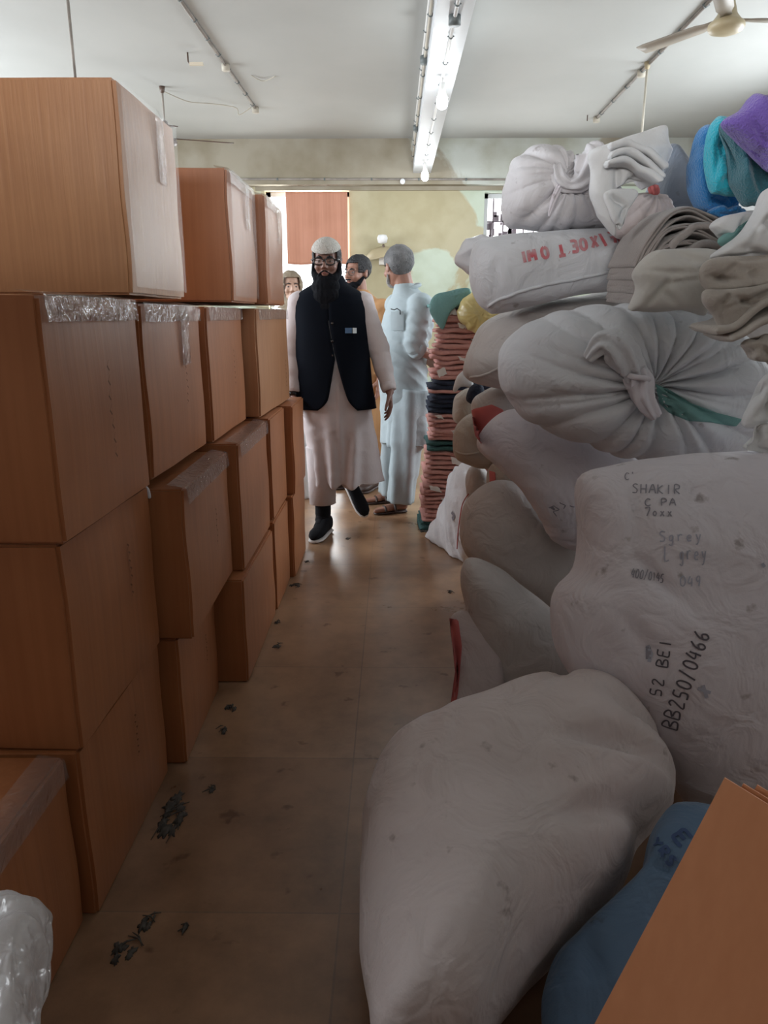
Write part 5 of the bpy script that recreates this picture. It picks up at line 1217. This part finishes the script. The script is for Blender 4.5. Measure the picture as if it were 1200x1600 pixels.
# ---- blue woven bag and orange cardboard sheets, front right
bb = pouch('woven_bag', [(1075,1255),(1045,1262),(1015,1310),(1002,1370),(960,1410),(905,1460),(868,1500),(852,1560),(858,1640),(900,1760),(1100,1760),(1250,1600),(1200,1300),(1110,1262)], 1.18, 0.09, 'bag_blue', gy=0.10, seed=8, wr=0.020, wscale=6, wdir=(0.4, 0, 1), lump=0.012,
     creases=[((1003,1372),(1045,1400),0.02,0.01),((905,1470),(930,1600),0.015,0.02)], N_=150, M_=30)
tag(bb, 'blue woven bag with dark printed letters under the white sacks', 'bag')
decal('dark_lettering', bb, writing('VE', (1032, 1285), (0.62, 0.78), 30, 22), 0.008, 'ink_blue')
decal('dark_lettering', bb, writing('YRS', (1018, 1318), (0.62, 0.78), 17, 14), 0.006, 'ink_blue')
A = at(1132, 1215, 0.92); B = at(925, 1608, 0.86); C_ = at(1215, 1294, 0.86)
u = (B-A).normalized(); v = (C_-A); v = (v - u*v.dot(u)).normalized(); w = u.cross(v).normalized()
if w.y < 0: w = -w
Ls = A.z/(-u.z)*0.985
def sheet(off, sh, label):
    bm = bmesh.new(); a = A + w*off + v*sh[0] + u*sh[1]; N = 16
    g = [[[bm.verts.new(a + u*((a.z+v.z*0.62*j/8-0.003-0.01*w.z)/(-u.z)-0.002)*i/N + v*0.62*j/8 + w*(k*0.0045) + w*0.0025*math.sin(i*0.5)) for k in (0, 1)] for j in range(9)] for i in range(N+1)]
    for i in range(N):
        for j in range(8):
            bm.faces.new((g[i][j][0], g[i+1][j][0], g[i+1][j+1][0], g[i][j+1][0])); bm.faces.new((g[i][j+1][1], g[i+1][j+1][1], g[i+1][j][1], g[i][j][1]))
        for j in (0, 8): bm.faces.new((g[i][j][0], g[i][j][1], g[i+1][j][1], g[i+1][j][0]))
    for j in range(8):
        for i in (0, N): bm.faces.new((g[i][j][0], g[i][j+1][0], g[i][j+1][1], g[i][j][1]))
    bmesh.ops.recalc_face_normals(bm, faces=bm.faces)
    zs = min(x.co.z for x in bm.verts)
    o = rebase(from_bm('cardboard_sheet', bm, 'card_orange', smooth=False)); tag(o, label, 'cardboard', 'loose cardboard sheets at the front right')
sheet(0, (0, 0), 'front orange cardboard sheet leaning at the lower right corner')
sheet(0.014, (0.022, -0.004), 'orange cardboard sheet just behind the front one')
sheet(0.028, (0.036, -0.010), 'third orange cardboard sheet at the lower right')
sheet(0.042, (0.050, -0.016), 'rearmost orange cardboard sheet at the lower right')

# ---- folded towels seen edge-on: a thick bent slab following a path
def slab(name, path, Y, depth, thick, m, label, cat, group=None, seed=0, N=40, wav=0.004, gy=0.0, taper=True, z=None):
    """path: photo points of the folded edge; the towel runs back from it by depth"""
    P3 = resample(catmull([at(p[0], p[1], Y + (p[2] if len(p) > 2 else 0)) for p in path], 60, False), N, False)
    nz = 10; bm = bmesh.new(); rings = []
    for i, p in enumerate(P3):
        d = (P3[min(i+1, N-1)]-P3[max(i-1, 0)]).normalized(); side = Vector((0, 1, 0.05)).normalized()
        up = d.cross(side).normalized()
        e_ = 1.0
        if taper and (i == 0 or i == N-1): e_ = 0.35
        ring = []
        K = 20
        for k in range(K):
            a = 2*PI*k/K; c, s = math.cos(a), math.sin(a)
            x = math.copysign(abs(c)**0.35, c)*depth/2; y = math.copysign(abs(s)**0.7, s)*thick/2*e_
            q = p + side*(x+depth/2) + up*y
            nn = noise.noise(q*14+Vector((seed*5, 0, 0)))
            q += up*nn*wav*2 + side*noise.noise(q*9+Vector((0, seed*3, 0)))*wav*3*(1 if c < 0 else 0.3)
            ring.append(bm.verts.new(q))
        rings.append(ring)
    for i in range(N-1):
        for k in range(K): bm.faces.new((rings[i][k], rings[i][(k+1) % K], rings[i+1][(k+1) % K], rings[i+1][k]))
    bm.faces.new(rings[0][::-1]); bm.faces.new(rings[-1])
    bmesh.ops.recalc_face_normals(bm, faces=bm.faces)
    o = rebase(from_bm(name, bm, m))
    return tag(o, label, cat, group)
GT = 'grey folded towels fanned over the pile'
gp = [
 [(1140,352),(1100,330),(1075,322),(1045,335),(1015,375),(992,420)],
 [(1135,362),(1100,342),(1070,336),(1042,350),(1012,388),(988,440)],
 [(1130,372),(1095,354),(1068,352),(1040,366),(1010,402),(986,455)],
 [(1128,382),(1095,366),(1066,366),(1038,380),(1008,415),(984,468)],
 [(1125,392),(1090,378),(1062,380),(1034,394),(1006,430),(986,474)],
 [(1120,402),(1088,390),(1058,394),(1030,408),(1006,442),(990,476)],
]
ords = ['topmost', 'second', 'third', 'fourth', 'fifth', 'sixth', 'seventh', 'eighth', 'lowest']
for i in range(9):
    f = i/8; pth = [(gp[0][k][0]*(1-f)+gp[5][k][0]*f, gp[0][k][1]*(1-f)+gp[5][k][1]*f + (3*math.sin(i*2.1+k))) for k in range(6)]
    slab('folded_towel', pth, 2.34-0.005*i, 0.30, 0.0125, 'grey_towel', ords[i] + ' grey folded towel of the fan' + (' from the top' if 0 < i < 8 else ' beside the cream cloth' if i else ' beside the white cloths'), 'towel', GT, seed=i, wav=0.0022)
slab('folded_towel', [(1145,372),(1120,360),(1092,352),(1075,365),(1050,392)], 2.30, 0.2, 0.028, 'grey_towel', 'short grey towel end lying in front of the fan', 'towel', GT, seed=9, wav=0.006)
slab('folded_towel', [(1150,398),(1125,385),(1100,384),(1070,400)], 2.28, 0.2, 0.024, 'grey_towel', 'grey towel end nearest the mint cloth', 'towel', GT, seed=11, wav=0.006)
# coloured towels, upper right
CT = 'coloured towels heaped at the upper right'
def cloth(outline, Y, T, m, label, cat='towel', name='towel', group=None, **kw):
    kw.setdefault('wr', 0.008); kw.setdefault('wscale', 10); kw.setdefault('N_', 110); kw.setdefault('M_', 22); kw.setdefault('lump', 0.012); kw.setdefault('e', 5.0); kw['wr'] = kw['wr']*2.0
    rr_ = random.Random(int(outline[0][0]*7+outline[0][1])); n_ = len(outline); cr = []
    for q in range(5):
        i_ = rr_.randrange(n_); j_ = (i_+n_//2+rr_.randrange(-2, 3)) % n_; p_, q_ = outline[i_], outline[j_]; f0, f1 = rr_.uniform(.02, .2), rr_.uniform(.5, .98)
        cr.append(((p_[0]+(q_[0]-p_[0])*f0, p_[1]+(q_[1]-p_[1])*f0), (p_[0]+(q_[0]-p_[0])*f1, p_[1]+(q_[1]-p_[1])*f1), rr_.uniform(.010, .024), rr_.uniform(.006, .012)))
    kw.setdefault('creases', cr); T = T*(0.62 if m in ('beige_cloth', 'cream_cloth', 'white_cloth') else 0.85)
    o = pouch(name, outline, Y, T, m, **kw); tag(o, label, cat, group); return o
cloth([(1075,260),(1080,240),(1092,200),(1110,198),(1120,240),(1150,320),(1145,335),(1100,338),(1082,310)], 2.40, 0.10, 'blue_towel', 'bright blue towel bulging lowest in the coloured heap', group=CT, wdir=(0, 0, 1), seed=2)
cloth([(1100,335),(1112,322),(1150,320),(1170,330),(1165,342),(1120,344)], 2.36, 0.05, 'blue_towel', 'small bunched blue towel under the cyan one', group=CT, seed=3, wdir=(0, 0, 1), wscale=16)
cloth([(1112,200),(1125,186),(1140,195),(1155,260),(1158,300),(1145,306),(1112,296),(1108,240)], 2.28, 0.045, 'cyan_towel', 'cyan towel hanging between the blue and dark teal ones', group=CT, wdir=(0, 0, 1), seed=4)
cloth([(1119,195),(1135,188),(1200,235),(1260,250),(1260,320),(1190,325),(1160,330),(1150,290),(1135,230)], 2.20, 0.07, 'teal_towel', 'dark teal towel under the purple one', group=CT, wdir=(0.3, 0, 1), seed=5)
cloth([(1126,192),(1150,170),(1190,152),(1260,150),(1280,250),(1215,268),(1196,258),(1170,238),(1150,220)], 2.10, 0.07, 'purple_towel', 'purple towel draped highest at the upper right corner', group=CT, wdir=(0.6, 0, -1), seed=6, wr=0.014)
# white cloths on top of the knotted sack
WT = 'white cloths thrown over the top of the pile'
cloth([(920,262),(925,240),(960,222),(1000,208),(1040,198),(1043,230),(1040,262),(1030,285),(990,285),(960,300),(945,330),(962,366),(945,352),(928,310)], 2.50, 0.055, 'white_cloth', 'crumpled white cloth draped over the topmost sacks', 'cloth', 'white_cloth', WT, seed=3, center=(965,262), wdir=(1, 0, -0.4), wr=0.014, wscale=9, N_=160, M_=30)
for i, (x0, y0, x1, y1) in enumerate([(985,222,1044,262),(985,238,1040,276),(980,250,1034,284)]):
    slab('white_cloth', [(x0-30,y0+4),(x0,y0),((x0+x1)/2,(y0+y1)/2-6),(x1,y1)], 2.42, 0.16, 0.024, 'white_cloth',
         ['upper fold of white towel beside the dark blue sack', 'middle fold of white towel beside the dark blue sack', 'lowest fold of white towel above the red string'][i], 'cloth', WT, seed=i+20, wav=0.006)
cloth([(945,300),(985,290),(1000,300),(985,330),(970,362),(960,352),(950,330)], 2.46, 0.03, 'white_cloth', 'white cloth corner hanging down in front of the pinkish sack', 'cloth', 'white_cloth', WT, seed=8, wdir=(0.3, 0, 1), wr=0.010)
# cream, mint, beige and white cloths on the right
RT = 'loose cloths lying on the right of the pile'
cloth([(1112,352),(1135,335),(1170,330),(1180,345),(1155,362),(1140,378),(1120,362)], 2.12, 0.04, 'white_cloth', 'small white cloth below the dark teal towel', 'cloth', 'white_cloth', RT, seed=4)
cloth([(1120,375),(1150,352),(1190,332),(1200,345),(1170,375),(1130,388)], 2.10, 0.035, 'mint_cloth', 'pale mint green cloth under the white drape', 'cloth', 'mint_cloth', RT, seed=5)
cloth([(996,425),(1010,400),(1032,388),(1080,384),(1120,386),(1140,400),(1130,430),(1112,490),(1100,500),(1060,484),(1000,482),(990,478),(1000,450)], 2.12, 0.07, 'cream_cloth', 'cream white cloth sheet lying open below the grey towels', 'cloth', 'cream_cloth', RT, seed=6, wdir=(1, 0, 0.2), wr=0.010, wscale=7)
cloth([(1105,405),(1130,385),(1165,362),(1185,330),(1200,300),(1270,290),(1270,400),(1200,405),(1150,408)], 1.98, 0.07, 'white_cloth', 'smooth white cloth draped at the right edge below the teal towel', 'cloth', 'white_cloth', RT, seed=7, wdir=(1, 0, 1), wr=0.010, wscale=6)
cloth([(1085,430),(1105,405),(1160,398),(1260,395),(1260,440),(1180,448),(1130,455),(1095,452)], 1.94, 0.055, 'beige_cloth', 'upper beige cloth layer at the right edge', 'cloth', 'beige_cloth', RT, seed=8, wdir=(1, 0, 0), wr=0.012)
cloth([(1098,455),(1140,450),(1260,430),(1260,475),(1200,480),(1155,512),(1125,515),(1108,490)], 1.92, 0.055, 'beige_cloth', 'broad beige cloth fold hanging over the knotted sack', 'cloth', 'beige_cloth', RT, seed=9, wdir=(1, 0, 0.3), wr=0.012)
slab('beige_cloth', [(1120,518),(1150,512),(1180,490),(1215,468),(1260,455)], 1.88, 0.18, 0.022, 'beige_cloth', 'thin folded beige cloth edge running up to the right', 'cloth', RT, seed=4)
slab('beige_cloth', [(1145,532),(1170,520),(1200,500),(1260,480)], 1.86, 0.18, 0.020, 'beige_cloth', 'lower thin beige cloth edge by the right side', 'cloth', RT, seed=5)
cloth([(1165,530),(1200,510),(1260,500),(1260,600),(1205,592),(1180,565)], 1.88, 0.05, 'beige_cloth', 'crumpled beige cloth hanging at the right edge', 'cloth', 'beige_cloth', RT, seed=10, wr=0.018, wscale=13)
cloth([(1200,585),(1260,570),(1270,670),(1190,668),(1163,662),(1175,625)], 1.90, 0.04, 'white_cloth', 'bright white cloth square at the right edge beside the green slit', 'cloth', 'white_cloth', RT, seed=11)
cloth([(1150,705),(1160,690),(1190,655),(1270,640),(1270,720),(1170,712)], 1.86, 0.04, 'white_cloth', 'bright white cloth lying on top of the handwritten sack', 'cloth', 'white_cloth', RT, seed=12)

# ---- tall stacks of folded pink towels
PT = 'folded towels in the tall stack behind the men'
def flat_towel(x0, x1, y0, y1, z, th, m, seed):
    bm = bmesh.new(); NX, K = 18, 24; rings = []
    for i in range(NX+1):
        u = i/NX; x = x0 + (x1-x0)*u; e_ = 1-0.5*(abs(2*u-1)**8); ring = []
        for k in range(K):
            a = 2*PI*k/K; c, s = math.cos(a), math.sin(a)
            yy = (y0+y1)/2 + math.copysign(abs(c)**0.3, c)*(y1-y0)/2; zz = z + th/2 + math.copysign(abs(s)**0.42, s)*th/2*e_*0.99
            q = Vector((x, yy, zz)); nv = noise.noise_vector(q*11+Vector((seed*3, 0, 0)))
            q += Vector((nv.x*0.012, nv.y*0.020, nv.z*th*0.35 if 0.1 < u < 0.9 else nv.z*th*0.2))
            ring.append(bm.verts.new(q))
        rings.append(ring)
    for i in range(NX):
        for k in range(K): bm.faces.new((rings[i][k], rings[i][(k+1) % K], rings[i+1][(k+1) % K], rings[i+1][k]))
    bm.faces.new(rings[0][::-1]); bm.faces.new(rings[-1])
    bmesh.ops.recalc_face_normals(bm, faces=bm.faces)
    return rebase(from_bm('folded_towel', bm, m))
rs = random.Random(7); z = 0.0; k = 0; Yt = 4.58
ztop = at(700, 487, Yt).z
def zy(py): return at(700, py, Yt).z
while z < ztop:
    th = rs.uniform(0.024, 0.034); mid = z+th/2
    m, lab = 'pink_towel', 'folded salmon pink towel in the tall stack beside the grey-haired man'
    if zy(650) < mid < zy(618) or zy(606) < mid < zy(592): m, lab = 'navy_towel', 'dark navy folded towel between the pink ones of the tall stack'
    elif zy(703) < mid < zy(693): m, lab = 'darkgreen_towel', 'single dark green folded towel halfway up the pink stack'
    elif mid < zy(815): m, lab = 'darkgreen_towel', 'dark green folded towel at the very bottom of the pink stack'
    if m == 'pink_towel': lab = 'folded salmon pink towel, ' + ['low in the tall stack, below the dark green one', 'in the tall stack between the dark green and navy towels', 'high in the tall stack, above the navy towels'][0 if mid < zy(700) else 1 if mid < zy(648) else 2]
    lean = 0.08*z/ztop; x0 = 0.185 + lean + rs.uniform(-.02, .02)
    o = flat_towel(x0, 0.70+rs.uniform(-.02, .02), Yt+rs.uniform(-.015, .015), Yt+0.34, z, th, m, k)
    if m == 'navy_towel': lab = 'dark navy folded towel in the ' + ('upper thin navy band of the tall pink stack' if mid > zy(610) else 'lower, thicker navy band of the tall pink stack')
    tag(o, lab, 'towel', PT + (' (%s)' % m.replace('_', ' ') if m != 'pink_towel' else ''))
    if k % 3 == 1 and m == 'pink_towel':
        xx = x0 + rs.uniform(0.03, 0.20); bm = bmesh.new(); N = 4; lw = rs.uniform(.03, .07); lh = rs.uniform(.02, .045); tl = rs.uniform(-.006, .006)
        g = [[bm.verts.new((xx+lw*i/N + rs.uniform(-.003, .003) + j*.004, Yt-0.028-0.010*abs(math.sin(i*1.3+j)), mid+0.016-lh*j/N + rs.uniform(-.005, .005) + i*tl)) for j in range(N+1)] for i in range(N+1)]
        for i in range(N):
            for j in range(N): bm.faces.new((g[i][j], g[i+1][j], g[i+1][j+1], g[i][j+1]))
        from_bm('care_label', bm, 'paper', o)
    z += th; k += 1
zt = z
for i, (mm, lab) in enumerate([('green_towel', 'lower of the two sea green towels topping the pink stack'), ('green_towel', 'upper sea green towel topping the pink stack, draped over its corner')]):
    o = flat_towel(0.22+0.03*i, 0.72, Yt-0.02, Yt+0.34, zt, 0.036, mm, 60+i); tag(o, lab, 'towel', PT+' (green)'); zt += 0.036
o = pouch('green_towel', [(672,485),(675,465),(690,455),(730,450),(735,470),(712,480),(702,490),(693,512),(684,505)], Yt-0.06, 0.03, 'green_towel', seed=3, wr=0.006, N_=70)
tag(o, 'sea green towel corner hanging down the front of the pink stack', 'towel')
# ---- lint and scraps on the floor
def lint(px, py, s, label, seed):
    c = atz(px, py, 0.0); rnd = random.Random(seed); bm = bmesh.new(); c.z = 0
    n = max(2, int(s*90))
    for k in range(n):   # flattened fluffy lumps that run into each other
        q = c + Vector((rnd.uniform(-s, s)*0.45, rnd.uniform(-s, s)*1.1*(k/n), 0)); r0 = rnd.uniform(0.25, 0.55)*s*0.5 + 0.006; h = rnd.uniform(0.003, 0.007)
        ring0, ring1 = [], []
        for t in range(30):
            an = 2*PI*t/30; rr = r0*(0.8+0.7*noise.noise(Vector((math.cos(an)*1.6, math.sin(an)*1.6, seed+k*3.3)))+0.55*noise.noise(Vector((math.cos(an)*6, math.sin(an)*6, seed+k*3.3))))
            dv = Vector((math.cos(an)*rr*0.7, math.sin(an)*rr*1.3, 0))
            ring0.append(bm.verts.new(q+dv+Vector((0, 0, 0.0008)))); ring1.append(bm.verts.new(q+dv*0.6+Vector((0, 0, h*(1+0.6*noise.noise(dv*90))))))
        for t in range(30): bm.faces.new((ring0[t], ring0[(t+1) % 30], ring1[(t+1) % 30], ring1[t]))
        bm.faces.new(ring1); bm.faces.new(ring0[::-1])
    for k in range(3):
        an = rnd.random()*PI; dv = Vector((math.cos(an), math.sin(an), 0))*s*0.5; q = c + Vector((rnd.uniform(-s, s)*0.4, rnd.uniform(-s, s)*0.5, 0.003))
        bm_tube(bm, [q-dv, q+Vector((0.004, 0.003, 0.004)), q+dv], [0.001, 0.0022, 0.001], 5)
    o = rebase(from_bm('lint_clump', bm, 'lint')); tag(o, label, 'lint', 'scraps of grey lint on the floor')
LN = [(258,1298,.07,'largest dark lint clump beside the base of the second box stack'),(280,1262,.07,'lint clump at the corner under the nearest box stack'),(325,1236,.03,'small isolated lint scrap in front of the second stack'),
 (232,1440,.04,'lint scrap near the bottom of the nearest box stack'),(200,1480,.05,'lint scrap on the floor beside the low front box'),(286,1452,.02,'tiny lint speck on the tile in the foreground'),
 (362,1108,.04,'lint along the base of the third box stack'),(434,1010,.035,'white-edged lint scrap beyond the third stack'),(436,972,.03,'lint scrap beside the fourth box stack'),
 (463,915,.05,'lint tuft at the far end of the boxes'),(478,878,.03,'farthest lint tuft by the box wall'),(688,1130,.02,'dark scrap beside the red-edged sack'),(665,830,.06,'loose grey fluff at the foot of the pink towel stack'),
 (705,925,.03,'thin thread scrap on the floor under the rounded sack'),(545,842,.03,'thread scrap on the floor near the black shoe'),(345,1140,.03,'faint lint smear between second and third stacks'),(410,1000,.0,'')]
for i, (x, y, s, lab) in enumerate(LN):
    if s: lint(x, y, s, lab, i)
